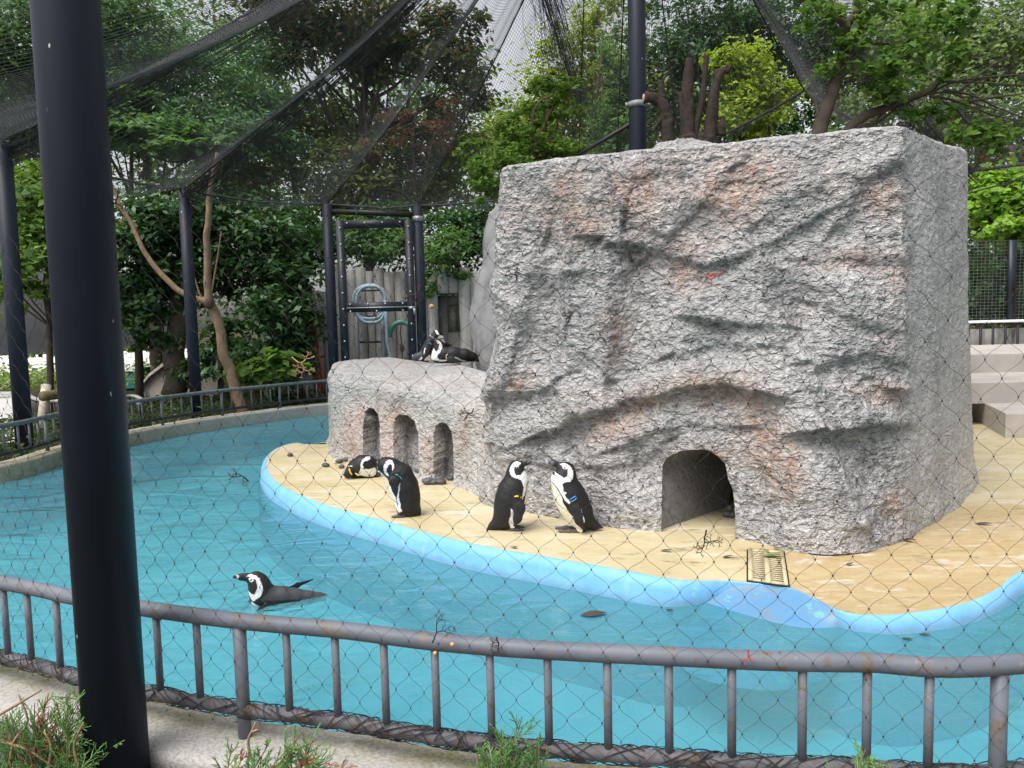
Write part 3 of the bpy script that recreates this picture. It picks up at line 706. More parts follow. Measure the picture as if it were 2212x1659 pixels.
# order the near part from left to right
near_pts = rail_line[near_i]; near_pts = near_pts[np.argsort(near_pts[:, 0])]
near_pts = resample(near_pts, 600)
npx = proj(row(near_pts, 0.64))
def near_at(u):
    k = int(np.argmin(np.abs(npx[:, 0] - u))); return near_pts[k]
railing = thing('pool_railing', 'worn grey pipe railing along the near pool curb with peeling paint', 'railing', 'pipe railings round the pool', loc=(0, 2.8, CURB))
MB().tube(row(near_pts, 0.64), 0.0303, 14).build('top_rail', M_RAIL, railing, True)
MB().tube(row(near_pts, 0.305), 0.0243, 12).build('bottom_rail', M_RUST, railing, True)
posts = (515, 2165)
bal = (5, 57, 118, 190, 262, 337, 422, 617, 720, 828, 941, 1060, 1184, 1313, 1447, 1587, 1727, 1870, 2015, -48, -100, 2320)
for u in bal:
    x, y = near_at(u) if 0 <= u <= 2212 else near_at(u)
    MB().tube([(x, y, 0.625), (x, y, 0.46), (x, y, 0.315)], 0.0138, 10).build('baluster', M_RAIL, railing, True)
for u in posts:
    x, y = near_at(u)
    MB().tube([(x, y, 0.62), (x, y, 0.4), (x, y, CURB + 0.002)], 0.0243, 12).build('post', M_RAIL, railing, True)
# net lashing wound round the bottom rail
mb = MB(); g = np.random.default_rng(5)
L = near_pts[(npx[:, 0] > -200) & (npx[:, 0] < 2400)]; nL = len(L)
tn = np.gradient(L, axis=0); tn /= np.linalg.norm(tn, axis=1, keepdims=True); nrm = np.column_stack((tn[:, 1], -tn[:, 0]))
for s in range(170):
    i0 = g.integers(0, nL - 30); ln = g.integers(6, 34); idx = np.linspace(i0, min(nL - 1, i0 + ln), 26).astype(float)
    ph = np.linspace(0, g.choice([-1, 1]) * g.uniform(3, 12), 26) + g.uniform(0, 6)
    px = np.interp(idx, np.arange(nL), L[:, 0]); py = np.interp(idx, np.arange(nL), L[:, 1])
    nx = np.interp(idx, np.arange(nL), nrm[:, 0]); ny = np.interp(idx, np.arange(nL), nrm[:, 1])
    rr = 0.0265 + 0.006 * np.abs(np.sin(np.linspace(0, g.uniform(3, 9), 26) + g.uniform(0, 3)))
    mb.tube(np.column_stack((px + nx * rr * np.cos(ph), py + ny * rr * np.cos(ph), 0.305 + rr * np.sin(ph))), g.choice([0.0011, 0.0015, 0.0022]), 4, False)
mb.build('net_lashing', M_CORD, railing, True, kind='stuff')
# far railing
fi = [i for i in range(720) if rail_line[i, 1] > 5.9 and rail_line[i, 0] < 0.6]
fp = rail_line[fi]; fp = fp[np.argsort(np.arctan2(fp[:, 1] - 9, fp[:, 0] - 1))[::-1]]
ang = np.unwrap(np.arctan2(fp[:, 1] - 9, fp[:, 0] - 1)); ang = np.where(ang < 0, ang + 2 * np.pi, ang); fp = fp[np.argsort(ang)]
Lf = np.linalg.norm(np.diff(fp, axis=0), axis=1).sum(); fp = resample(fp, 400)
frail = thing('pool_railing', 'low grey green pipe railing curving along the far side of the pool', 'railing', 'pipe railings round the pool', loc=(-5, 11, CURB))
MB().tube(row(fp, 0.64), 0.0303, 8).build('top_rail', M_FRAIL, frail, True)
MB().tube(row(fp, 0.305), 0.0243, 8).build('bottom_rail', M_BLACK, frail, True)
nb_ = int(Lf / 0.2); bpts = resample(fp, nb_); me_b = MB().tube([(0, 0, 0.625), (0, 0, 0.315)], 0.0138, 6).me('baluster', True); me_b.materials.append(M_FRAIL)
me_p = MB().tube([(0, 0, 0.62), (0, 0, CURB)], 0.0243, 8).me('post', True); me_p.materials.append(M_FRAIL)
for i, (x, y) in enumerate(bpts):
    o = obj('post' if i % 6 == 3 else 'baluster', me_p if i % 6 == 3 else me_b, None, frail); o.location = (x, y, 0)

# tall round poles
def pole(u, v, y, z0, z1, dia, label, sides=20, cap=None, name='net_pole'):
    p = D(u, v, y); o = MB().tube([(p[0], p[1], z0), (p[0], p[1], (z0 + z1) / 2), (p[0], p[1], z1)], dia / 2, sides).build(name, M_POLE, None, True)
    tag(o, label, 'pole', 'tall dark poles carrying the net'); return p
POLE = pole(255, 1659, 2.60, -0.4, 6.0, 0.205, 'thick dark navy pole standing close in front of the near railing', 40)
PL = pole(30, 650, 10.2, 0.0, 4.18, 0.216, 'dark pole beside the wooden stake behind the far railing')
P4 = pole(411, 650, 13.6, 0.0, 4.12, 0.20, 'dark pole in front of the ivy covered tree behind the far railing')
GA = pole(714, 620, 15.3, 0.0, 4.08, 0.20, 'dark pole carrying the left side of the tall mesh gate')
GB = pole(908, 620, 15.3, 0.0, 4.0, 0.20, 'dark pole carrying the latch side of the tall mesh gate')
MAST = pole(1377, 200, 9.9, 0.2, 8.6, 0.222, 'tall dark mast rising behind the big rock with a pale clamp ring')
mast = [o for o in C.objects if o.name.startswith('net_pole')][-1]
zc = D(1377, 227, 9.9)[2]
MB().tube([(MAST[0], MAST[1], zc - .035), (MAST[0], MAST[1], zc + .035)], 0.121, 24).box((MAST[0] + .135, MAST[1] - .02, zc), (.045, .04, .05)).box((MAST[0] - .135, MAST[1] - .02, zc), (.045, .04, .05)).build('clamp_ring', plain('galvanised ring', (0.20, 0.22, 0.22), 0.5, 0.2, 20), mast, False)
gbp = [o for o in C.objects if o.name.startswith('net_pole')][-2]
zc = D(908, 473, 15.3)[2]
MB().tube([(GB[0], GB[1], zc - .05), (GB[0], GB[1], zc + .05)], 0.108, 16).build('clamp_ring', M_STEEL, gbp)
a = D(1244, 338, 10.6); b = D(1362, 268, 9.9)
o = MB().tube([a - (b - a) * 0.4, a, b], 0.028, 8).build('brace_pipe', M_BLACK, mast, True)
# head bar between the gate poles
a = np.array((GA[0], GA[1], D(720, 456, 15.3)[2])); b = np.array((GB[0], GB[1], D(905, 464, 15.3)[2]))

gate = thing('mesh_gate', 'tall dark steel gate with wire mesh panels between two poles', 'gate', loc=(-2.6, 15.3, 0.2))
MB().tube([a, (a + b) / 2, b], 0.055, 10).build('head_bar', M_BLACK, gate, True)
gy = 15.22
xl, xr = D(731, 560, gy)[0], D(889, 560, gy)[0]; ztop = D(800, 474, gy)[2]; zb = D(800, 781, gy)[2]; zm = D(800, 664, gy)[2]
def bar(name, x0, x1, z0, z1, mat=M_BLACK, dy=0.05, y=gy): return MB().box(((x0 + x1) / 2, y, (z0 + z1) / 2), (x1 - x0, dy, z1 - z0)).build(name, mat, gate)
M_GATE = plain('navy gate paint', (0.012, 0.016, 0.026), 0.45, 0.3, 5)
bar('stile', xl - .02, xl + .13, 0.25, ztop, M_GATE); bar('stile', xr - .11, xr + .04, 0.25, ztop - .03, M_GATE)
bar('top_frame', xl + .13, xr - .11, ztop - .17, ztop - .01, M_GATE, 0.047)
bar('middle_frame', xl + .13, xr - .11, zm - .09, zm + .10, M_GATE, 0.047); bar('bottom_frame', xl + .13, xr - .11, zb - .07, zb + .04, M_GATE, 0.047)
bar('middle_strip', xl + .13, xr + .05, zm - .015, zm + .005, M_STEEL, 0.07)
MB().box((xr - .02, gy - .05, zm - .03), (.12, .05, .05)).box((xr + .03, gy - .06, zm - .10), (.04, .04, .12)).build('latch', M_STEEL, gate)
bm_ = MB().ball((0, 0, 0), 0.016, 8, 4).me('bolt', True); bm_.materials.append(plain('bright bolt head', (0.75, 0.75, 0.75), 0.35, 0.1, 20))
bp = [(xl + .06, z) for z in np.linspace(zb + .1, ztop - .15, 9)] + [(xr - .04, z) for z in np.linspace(zb + .1, ztop - .15, 9)] + [(x, zm + .07) for x in np.linspace(xl + .2, xr - .2, 4)] + [(x, zm - .07) for x in np.linspace(xl + .2, xr - .2, 3)] + [(x, ztop - .06) for x in np.linspace(xl + .2, xr - .2, 4)]
for x, z in bp:
    o = obj('bolt', bm_, None, gate); o.location = (x, gy - 0.028, z)
mb = MB()
for x0, x1, z0, z1 in ((xl + .13, xr - .11, zm + .1, ztop - .17), (xl + .13, xr - .11, zb + .04, zm - .09)):
    W, H = x1 - x0, z1 - z0; sp_ = 0.062
    for k in np.arange(-H, W, sp_):
        a0 = max(0, k); b0 = min(W, k + H)
        if b0 - a0 > .03:
            mb.tube([(x0 + a0, gy, z0 + a0 - k), (x0 + b0, gy, z0 + b0 - k)], 0.0019, 3, False)
            mb.tube([(x1 - a0, gy + .002, z0 + a0 - k), (x1 - b0, gy + .002, z0 + b0 - k)], 0.0019, 3, False)
mb.build('wire_mesh', M_BLACK, gate, kind='stuff')

# log palisade of moulded concrete, door, ladder with hose, green roof arch
t = NT('weathered concrete logs'); n1 = t.noise(3, 6, 0.7, t.coord((3, 3, 0.5))); n2 = t.noise(18, 5, 0.7, t.coord((1, 1, 0.4)))
c = t.ramp(n1, [(0.3, (0.34, 0.32, 0.30)), (0.55, (0.52, 0.49, 0.47)), (0.75, (0.60, 0.58, 0.56))])
c = t.mix(t.ramp(n2, [(0.56, 0.0), (0.70, 0.7)]), c, (0.16, 0.14, 0.12))
M_LOG = t.fin(c, 0.85, t.bump(n2, 0.5, 0.02), spec=0.2)
fence = thing('log_palisade', 'pale grey fence of upright moulded logs behind the gate', 'fence', loc=(-3, 17.3, 0.1))
g = np.random.default_rng(12)
M_DOOR = plain('grey door paint', (0.16, 0.155, 0.145), 0.6, 0.12, 3)
u = 560.0
while u < 1050:
    wd = g.uniform(17, 25)
    if 988 < u < 1016: wd = 26
    uc = u + wd / 2; y = 17.3 + g.uniform(-.05, .05); yt = 580 + g.uniform(-9, 9)
    if uc < 720: yt += 60 - (720 - uc) * 0.1
    r_ = wd / 2 / F * 17.3 * 1.02; pt = D(uc, yt, y)
    z0 = 0.0 if not (944 < uc < 988) else D(960, 634, 17.3)[2]
    zs = np.linspace(z0, pt[2], 12); rr = r_ * (1 + 0.05 * np.sin(zs * 5 + u) + g.uniform(-.03, .03, 12))
    xs = pt[0] + 0.008 * np.sin(zs * 3 + u)
    MB().tube(np.column_stack((xs, np.full(12, y), zs)), rr, 14).build('log', M_LOG, fence, True)
    u += wd
door = thing('door', 'grey back door with a glazed upper half set in the log fence', 'door', loc=(-1.5, 17.4, 0.1))
dx0, dx1 = D(947, 700, 17.45)[0], D(993, 700, 17.45)[0]; dz = D(960, 638, 17.45)[2]
wz0, wz1 = D(980, 718, 17.45)[2], D(980, 659, 17.45)[2]; wx0 = D(968, 700, 17.45)[0]; wx1 = D(991, 700, 17.45)[0]
mb = MB(); yy = 17.45
mb.box(((dx0 + wx0) / 2, yy, dz / 2 + .1), (wx0 - dx0, .06, dz - .2)); mb.box(((wx0 + dx1 + .25) / 2, yy, (wz0 + .1) / 2), (dx1 + .25 - wx0, .06, wz0 - .1)); mb.box(((wx0 + dx1 + .25) / 2, yy, (wz1 + dz) / 2), (dx1 + .25 - wx0, .06, dz - wz1))
mb.box(((wx1 + dx1 + .25) / 2, yy, (wz0 + wz1) / 2), (dx1 + .25 - wx1, .06, wz1 - wz0))
mb.build('door_leaf', M_DOOR, door)
t = NT('frosted pane'); c = t.ramp(t.noise(8, 5, 0.7, t.coord((3, 1, 1))), [(0.35, (0.06, 0.065, 0.06)), (0.7, (0.30, 0.29, 0.20))])
MB().box(((wx0 + wx1) / 2, yy + .01, (wz0 + wz1) / 2), (wx1 - wx0, .02, wz1 - wz0)).build('door_glass', t.fin(c, 0.25), door)
mb = MB(); mb.box((dx0 - .05, yy - .02, dz / 2 + .1), (.08, .1, dz - .1)); mb.box(((dx0 + dx1) / 2 + .1, yy - .02, dz + .05), (dx1 - dx0 + .4, .1, .08)); mb.build('door_frame', plain('dark door frame', (0.05, 0.045, 0.04), 0.7), door)
# ladder
G6 = lambda px, py, y: D(669 + px * .225, 428 + py * .225, y)
M_LAD = plain('weathered blue grey ladder', (0.22, 0.25, 0.28), 0.55, 0.2, 6)
lad = thing('ladder', 'grey ladder leaning on the log fence behind the gate', 'ladder', loc=(-3.1, 16.9, 0.1))
for px in (448, 700):
    a = G6(px + 8, 1120, 17.0); a[2] = G6(0, 880, 17)[2]; b = np.array((a[0], 16.7, 0.1)); MB().tube([a, b], 0.055, 8).build('stile', M_LAD, lad, True)
for py in (890, 1140, 1385, 1600, 1820):
    a = G6(450, py, 16.95); b = G6(700, py, 16.95); b[2] = a[2]; MB().tube([a, b], 0.022, 6).build('rung', M_BLACK, lad, True)
mb = MB()
for k, (cx, cy, rx, ry, s0) in enumerate(((580, 1015, 132, 182, 0), (572, 1000, 152, 158, 1), (588, 1020, 142, 176, 2))):
    th = np.linspace(0, 2 * np.pi, 40); mb.tube(np.array([G6(cx + rx * math.copysign(abs(math.cos(a)) ** .75, math.cos(a)), cy + ry * math.copysign(abs(math.sin(a)) ** .85, math.sin(a)), 16.72 - .05 * k) for a in th]), 0.036, 8, False)
mb.tube(np.array([G6(722, 980, 16.6), G6(735, 1200, 16.6), G6(745, 1400, 16.6), G6(790, 1560, 16.6), G6(830, 1800, 16.6)]), 0.036, 8)
o = mb.build('garden_hose', plain('pale blue hose', (0.30, 0.40, 0.46), 0.45, 0.15, 8), None, True); tag(o, 'pale blue grey hose coiled over the top of the ladder', 'hose')
# corrugated arch
mb = MB(); rws = []
for k, a in enumerate(np.linspace(math.radians(185), math.radians(-10), 46)):
    rr = 1 + 0.045 * (k % 2)
    p = G6(890 + 130 * rr * math.cos(a), 1325 - 150 * rr * math.sin(a), 16.9); rws.append(np.array([p + np.array((0, -.25, 0)), p, p + (G6(890, 1325, 16.9) - p) * 0.26 + np.array((0, 0, 0)), p + (G6(890, 1325, 16.9) - p) * 0.26 + np.array((0, -.25, 0))]))
rings(mb, rws); 
o = mb.build('roof_arch', plain('green corrugated sheet', (0.07, 0.24, 0.17), 0.45, 0.2, 6), None); tag(o, 'curved piece of green corrugated sheet hung on the log fence', 'sheet')
a = G6(882, 1190, 16.8); mb = MB(); mb.tube([a, G6(870, 1290, 16.8), G6(885, 1400, 16.8)], .012, 5); mb.ball(G6(886, 1440, 16.8), (.055, .05, .10), 10, 8, lump=.15)
mb.tube([G6(888, 1480, 16.8), G6(890, 1550, 16.8)], .012, 5)
o = mb.build('hanging_float', plain('rusty float', (0.09, 0.045, 0.03), 0.7, 0.3, 15), None, True); tag(o, 'dark rusty float hanging on a hook under the green sheet', 'float')
# red ladder frame at the foot of the ivy
mb = MB(); q = lambda u, v: D(u, v, 16.6)
red = thing('red_ladder', 'narrow red ladder leaning between the ivy and the pale logs', 'ladder', loc=(-4.3, 16.5, 0.1))
M_RED = plain('faded red paint', (0.42, 0.085, 0.05), 0.5, 0.2, 6)
for du in (0, 20):
    MB().tube([q(668 + du * .6, 690), q(684 + du * .4, 790), q(690 + du * .4, 850)], .03, 6).build('stile', M_RED, red, True)
for v in (700, 735, 770, 805, 838): MB().tube([q(668 + (v - 690) * .15, v), q(680 + (v - 690) * .12, v)], .018, 6).build('rung', M_RED, red, True)

# ------------------------------------------------------------ things far back at the left
M_SCREEN = plain('black shade cloth', (0.028, 0.030, 0.034), 0.8, 0.25, 1.5)
M_WHITE = plain('white painted wall', (0.80, 0.81, 0.82), 0.7, 0.06, 2)
def wallstrip(name, pts, mat, th, parent=None):
    """pts: (bottom, top) pairs of world points, given a thickness away from the viewer"""
    lo = np.array([a for a, b in pts]); hi = np.array([b for a, b in pts]); th = np.array((0, th, 0)); mb = MB()
    rings(mb, [lo, hi, hi + th, lo + th, lo], False); return mb.build(name, mat, parent)
scr = thing('screen_fence', 'black shade cloth fence far behind the left side of the pool', 'fence', loc=(-14, 26, .9))
Q = lambda u, v, y: D(u, v, y)
wallstrip('shade_cloth', [(Q(u, v1, 27), Q(u, v0, 27)) for u, v0, v1 in ((-260, 590, 778), (0, 586, 769), (180, 582, 762), (300, 600, 757), (345, 640, 755), (420, 690, 752))], M_SCREEN, 0.03, scr)
for u in (-60, 150, 330): MB().tube([Q(u, 800, 27.1), Q(u, 560, 27.1)], .05, 8).build('post', M_BLACK, scr, True)
o = wallstrip('white_wall', [(Q(u, v1, 26.7), Q(u, v0, 26.7)) for u, v0, v1 in ((-260, 778, 850), (0, 769, 838), (180, 763, 826), (370, 755, 812), (420, 753, 808))], M_WHITE, 0.25)
tag(o, 'low bright white wall under the black shade cloth', 'wall')
# salmon pink birds resting before the screen
M_FLA = plain('salmon feathers', (0.62, 0.24, 0.17), 0.7, 0.3, 12)
for i, (u, v, sx, lab) in enumerate(((335, 737, 1.0, 'salmon pink flamingo resting before the black screen, the upper one'), (328, 751, 1.15, 'salmon pink flamingo resting low on the white wall before the screen'))):
    mb = MB(); c0 = Q(u, v, 26.4); mb.ball(c0, (.24 * sx, .14, .11), 12, 8, lump=.12, seed=i); h = c0 + np.array((-.15, -.05, .12))
    mb.tube(spline([c0 + np.array((.12, -.08, .05)), c0 + np.array((.22, -.1, .16)), h + np.array((.2, 0, .12)), h + np.array((.05, 0, .08)), h], 14), np.linspace(.045, .03, 14), 7); mb.ball(h, (.06, .045, .045), 8, 6)
    tag(mb.build('flamingo', M_FLA, None, True), lab, 'flamingo', 'pink birds far behind the pool')
pth = np.array([V(-300, 1000, 0.10), V(62, 960, 0.10), V(62, 858, 0.13), V(40, 848, 0.13), V(-400, 850, 0.13)])
pth[:, 2] = 0.16
o = obj('path', mesh('path', pth, [tuple(range(5))[::-1]]), M_PATH, kind='structure')
p = D(301, 760, 19.0); o = MB().tube([(p[0], 19, 0), (p[0], 19, D(301, 688, 19)[2])], .08, 10).build('fence_post', M_BLACK, None, True); tag(o, 'short dark post left of the ivy covered trunk', 'post')
mb = MB(); a_ = [Q(300, 838, 18.5), Q(372, 772, 18.5), Q(372, 860, 18.5), Q(300, 870, 18.5)]
o = wallstrip('stair_wall', [(Q(300, 880, 18.5), Q(300, 840, 18.5)), (Q(322, 880, 18.5), Q(322, 812, 18.5)), (Q(372, 880, 18.5), Q(372, 775, 18.5)), (Q(470, 880, 18.5), Q(470, 770, 18.5))], plain('stained concrete', (0.27, 0.24, 0.21), 0.9, 0.3, 3, 0.3), 0.4)
tag(o, 'sloping stained concrete wall beside the ivy covered trunk', 'wall')
o = wallstrip('wall_coping', [(Q(u, v + 3, 18.4), Q(u, v - 4, 18.4)) for u, v in ((296, 842), (322, 811), (372, 773))], plain('pale coping', (0.36, 0.33, 0.29), 0.85), 0.55); o.parent = [x for x in C.objects if x.name == 'stair_wall'][0]
o = wallstrip('teal_tank', [(Q(225, 843, 20.5), Q(225, 806, 20.5)), (Q(302, 838, 20.5), Q(302, 800, 20.5))], plain('teal paint', (0.03, 0.26, 0.25), 0.5, 0.15, 3), 1.2); tag(o, 'teal painted tank end behind the sloping concrete wall', 'tank')
tank = o; o = wallstrip('tank_rim', [(Q(225, 807, 20.42), Q(225, 799, 20.42)), (Q(304, 801, 20.42), Q(304, 794, 20.42))], M_WHITE, 1.3); o.parent = tank
# curved black bar fence with a pale handrail
bf = thing('bar_fence', 'curved black bar fence with a pale handrail behind the far railing', 'fence', loc=(-9, 14, .1))
cur = spline(np.array([V(u, v, 0.52)[:2] for u, v in ((30, 838), (58, 850), (80, 862), (140, 866), (200, 862), (262, 858), (290, 856), (306, 864), (300, 872))]), 120)
MB().tube(row(cur, .52), .035, 8).build('handrail', plain('worn pale handrail', (0.30, 0.30, 0.31), 0.35, 0.3, 4), bf, True)
bmx = MB().tube([(0, 0, -.1), (0, 0, .51)], .014, 5).me('bar', True); bmx.materials.append(M_BLACK)
for x, y in resample(cur, 70): o = obj('bar', bmx, None, bf); o.location = (x, y, 0)
bf2 = thing('bar_fence', 'straight black bar fence in front of the low white wall', 'fence', loc=(-12, 22, .3))
for u0, v0, u1, v1 in ((-40, 842, 300, 795),):
    A, B = Q(u0, v0, 22.5), Q(u1, v1 + 3, 22.5); MB().tube([A, B], .035, 6).build('handrail', M_BLACK, bf2, True)
    bmx = MB().tube([(0, 0, -.9), (0, 0, 0)], .016, 5).me('bar', True); bmx.materials.append(M_BLACK)
    for k in np.linspace(0, 1, 44): o = obj('bar', bmx, None, bf2); o.location = A * (1 - k) + B * k
# wooden stakes
M_STAKE = plain('bleached timber', (0.42, 0.37, 0.30), 0.85, 0.2, 12, 0.3)
a, b = Q(92, 905, 11.6), Q(100, 832, 11.8); a = a + (a - b) * .3
o = MB().tube([a, (a + b) / 2, b], .07, 12).build('timber_stake', M_STAKE, None, True); tag(o, 'bleached round timber stake behind the far railing', 'stake')
a, b = Q(92, 856, 11.5), Q(180, 845, 12.5)
o = MB().tube([a, (a + b) / 2, b], .075, 12).build('timber_rail', plain('mossy timber', (0.11, 0.095, 0.045), 0.9, 0.3, 10, 0.4), None, True); tag(o, 'mossy round timber rail beside the bleached stake', 'log')

# ------------------------------------------------------------ mesh fence behind the steps at the right
rf = thing('mesh_fence', 'square wire mesh fence on a low wall behind the concrete steps', 'fence', loc=(9, 15, .5))
Y = 15.0
zt, zm_, zl = D(2160, 520, Y)[2], D(2160, 694, Y)[2], D(2160, 736, Y)[2]; x0, x1 = D(2060, 640, Y)[0], D(2500, 640, Y)[0]
mb = MB()
for x in np.arange(x0, x1, .075): mb.tube([(x, Y, zm_), (x, Y, zt)], .0035, 3, False)
for z in np.arange(zm_, zt, .062): mb.tube([(x0, Y - .004, z), (x1, Y - .004, z)], .0035, 3, False)
mb.build('wire_mesh', plain('grey green wire', (0.16, 0.19, 0.17), 0.5), rf, kind='stuff')
for u in (2068, 2181, 2300, 2420):
    x = D(u, 640, Y)[0]; MB().box((x, Y - .04, (zm_ + zt) / 2), (.13, .07, zt - zm_)).build('post', M_GATE, rf)
MB().box(((x0 + x1) / 2, Y - .1, zm_), (x1 - x0, .08, .05)).build('white_rail', M_WHITE, rf)
for x in np.arange(x0, x1, .24): MB().box((x, Y - .1, (zm_ + .2) / 2 + .1), (.035, .03, zm_ - .3)).build('bar', M_BLACK, rf)
t = NT('dirty low wall'); c = t.ramp(t.noise(3, 6, 0.7, t.coord((2, 1, .5))), [(0.35, (0.06, 0.055, 0.05)), (0.65, (0.30, 0.29, 0.27))])
o = MB().box(((x0 + x1) / 2, Y + .35, zm_ / 2 - .1), (x1 - x0, .3, zm_ - .1)).build('low_wall', t.fin(c, 0.9), None); tag(o, 'dirty low concrete wall under the square mesh fence', 'wall')

# ------------------------------------------------------------ trees, shrubs, ivy
def leaf_arrays(c, size, g, up=0.5, aspect=0.5, droop=0.0, var=0.35, outward=None):
    """diamond leaves with a folded midrib at the points c"""
    n = len(c); sz = size * (1 + g.uniform(-var, var, n))[:, None]
    nrm = g.normal(size=(n, 3)); nrm /= np.linalg.norm(nrm, axis=1, keepdims=True); nrm[:, 2] = np.abs(nrm[:, 2]) + up
    if outward is not None: nrm += outward * 0.7
    nrm /= np.linalg.norm(nrm, axis=1, keepdims=True)
    d = g.normal(size=(n, 3)); d[:, 2] -= droop; d -= nrm * (d * nrm).sum(1, keepdims=True); d /= np.linalg.norm(d, axis=1, keepdims=True) + 1e-9
    s = np.cross(nrm, d)
    v = np.stack((c - d * sz * .5, c + s * sz * aspect * .5 + nrm * sz * .10, c + d * sz * .5 - nrm * sz * 0.06, c - s * sz * aspect * .5 + nrm * sz * .10), 1)
    return v.reshape(-1, 3)
def quads(n): return np.arange(n * 4).reshape(-1, 4)
def blob_points(blobs, n, g, clumps=60, spread=0.20, shell=0.45):
    """leaf positions in clumps spread through ellipsoids; blob = (centre, radii)"""
    vol = np.array([np.prod(r) ** (2 / 3) for c, r in blobs]); vol /= vol.sum(); P = []; O = []
    for (c, r), wgt in zip(blobs, vol):
        k = max(4, int(n * wgt)); m_ = max(3, int(clumps * wgt * len(blobs) / max(1, len(blobs)) + 2))
        d = g.normal(size=(m_, 3)); d /= np.linalg.norm(d, axis=1, keepdims=True)
        cc = d * (g.random(m_) ** shell)[:, None]
        pick = g.integers(0, m_, k); szk = g.uniform(0.5, 1.5, m_)
        p = cc[pick] + g.normal(size=(k, 3)) * spread * szk[pick][:, None] * np.array((1, 1, 0.75))
        P.append(np.asarray(c) + p * np.asarray(r)); O.append(p / (np.linalg.norm(p, axis=1, keepdims=True) + 1e-9))
    return np.concatenate(P), np.concatenate(O)
def B(u, v, y, ru, rv, ry=None):
    """ellipsoid seen at (u, v), distance y, half width/height in sight units"""
    k = y / F; return (D(u, v, y), (ru * k, ry if ry else (ru + rv) / 2 * k, rv * k))
M_BARK = plain('dark bark', (0.055, 0.042, 0.032), 0.9, 0.35, 9, 0.6)
M_BARK2 = plain('tan bark', (0.20, 0.135, 0.085), 0.8, 0.25, 9, 0.4)
M_BARK3 = plain('red brown bark', (0.085, 0.055, 0.038), 0.85, 0.35, 14, 0.7)
def limbs(name, paths, mat, root, sides=8):
    mb = MB()
    for pts, r0, r1 in paths:
        p = spline(np.array(pts), max(6, len(pts) * 5)); p = p + fbm(p * 3 + r0 * 50, 2)[:, None] * r0 * 0.25
        mb.tube(p, np.linspace(r0, r1, len(p)), sides)
    return mb.build(name, mat, root, True)
def plant(name, label, cat, blobs, n, size, mat, g=None, trunk=None, bark=None, group=None, clumps=60, spread=0.2, up=0.5, aspect=0.5, droop=0.0, fol='crown', shell=0.45, twigs=0):
    g = g or np.random.default_rng(abs(hash(label)) % 1000 if False else sum(map(ord, label)) % 9973)
    root = thing(name, label, cat, group)
    P, O = blob_points(blobs, n, g, clumps, spread, shell)
    P[:, 2] = np.maximum(P[:, 2], 0.05)
    v = leaf_arrays(P, size, g, up, aspect, droop, outward=O)
    obj(fol, mesh(fol, v, quads(len(P))), mat, root, 'stuff')
    if trunk:
        paths = list(trunk)
        top = np.array(trunk[0][0][-1], float)
        for i in range(twigs):
            e = P[g.integers(0, len(P))]; k = g.uniform(.35, .95); a = np.array(trunk[0][0][0]) * (1 - k) + top * k
            paths.append(([a, (a + e) / 2 + g.normal(size=3) * .15 + np.array((0, 0, -.1)), e], trunk[0][1] * .28, 0.012))
        limbs('trunk', paths, bark or M_BARK, root)
    return root
L_DARK = leafmat('dark evergreen leaves', (0.018, 0.053, 0.021), (0.045, 0.112, 0.036), (0.090, 0.180, 0.060), 0.25, 0.4, 0.4)
L_MID = leafmat('mid green leaves', (0.041, 0.102, 0.031), (0.090, 0.180, 0.057), (0.152, 0.264, 0.085))
L_BLUE = leafmat('soft grey green leaves', (0.068, 0.150, 0.075), (0.128, 0.247, 0.128), (0.180, 0.315, 0.165))
L_OLIVE = leafmat('olive leaves', (0.056, 0.088, 0.032), (0.120, 0.168, 0.051), (0.208, 0.240, 0.072))
L_RED = leafmat('olive and dry red leaves', (0.033, 0.063, 0.030), (0.068, 0.098, 0.042), (0.150, 0.095, 0.050))
L_LIME = leafmat('lime leaves', (0.160, 0.250, 0.025), (0.260, 0.360, 0.040), (0.360, 0.440, 0.060), 0.4)
L_YELL = leafmat('yellow green leaves', (0.135, 0.216, 0.034), (0.243, 0.324, 0.054), (0.351, 0.419, 0.081), 0.4)
L_FRESH = leafmat('fresh green leaves', (0.054, 0.121, 0.025), (0.108, 0.202, 0.040), (0.204, 0.302, 0.068), 0.4)
L_PALE = leafmat('pale green leaves', (0.090, 0.161, 0.047), (0.167, 0.252, 0.081), (0.270, 0.356, 0.121), 0.4)
L_LEAN = leafmat('deep green leaves', (0.045, 0.105, 0.025), (0.085, 0.165, 0.04), (0.14, 0.23, 0.06), 0.4)
L_FAR = leafmat('far wood leaves', (0.043, 0.093, 0.037), (0.076, 0.145, 0.051), (0.119, 0.196, 0.068))
L_GINK = leafmat('bright fan leaves', (0.130, 0.250, 0.030), (0.210, 0.360, 0.050), (0.300, 0.460, 0.080), 0.45)
L_DRY = leafmat('dry brown leaves', (0.090, 0.038, 0.023), (0.150, 0.072, 0.041), (0.210, 0.111, 0.063), 0.3)
G_ = lambda s: np.random.default_rng(s)
def rough_tube(mb, pts, r, amp, sides=14, n=40, seed=0):
    p = spline(np.array(pts), n); q = MB().tube(p, r if np.isscalar(r) else np.interp(np.linspace(0, 1, n), np.linspace(0, 1, len(r)), r), sides)
    v = np.concatenate(q.v); ax = np.concatenate((np.repeat(p, sides, 0), p[:1], p[-1:])); o = v - ax
    o *= (1 + amp * (fbm(v * np.array((16, 16, 6)) + seed, 3)) + amp * .5 * fbm(v * 30 + seed, 2))[:, None]
    mb.add(ax + o, np.concatenate(q.q), np.concatenate(q.t)); return mb
def T(u, y, vb, pts, r): return [(([D(u, vb, y)] + [D(a, b, y) for a, b in pts]), r, r * .35)]
def gr(u, y): p = D(u, 700, y); return (p[0], p[1], 0.0)
TR = 'trees standing behind the penguin enclosure'
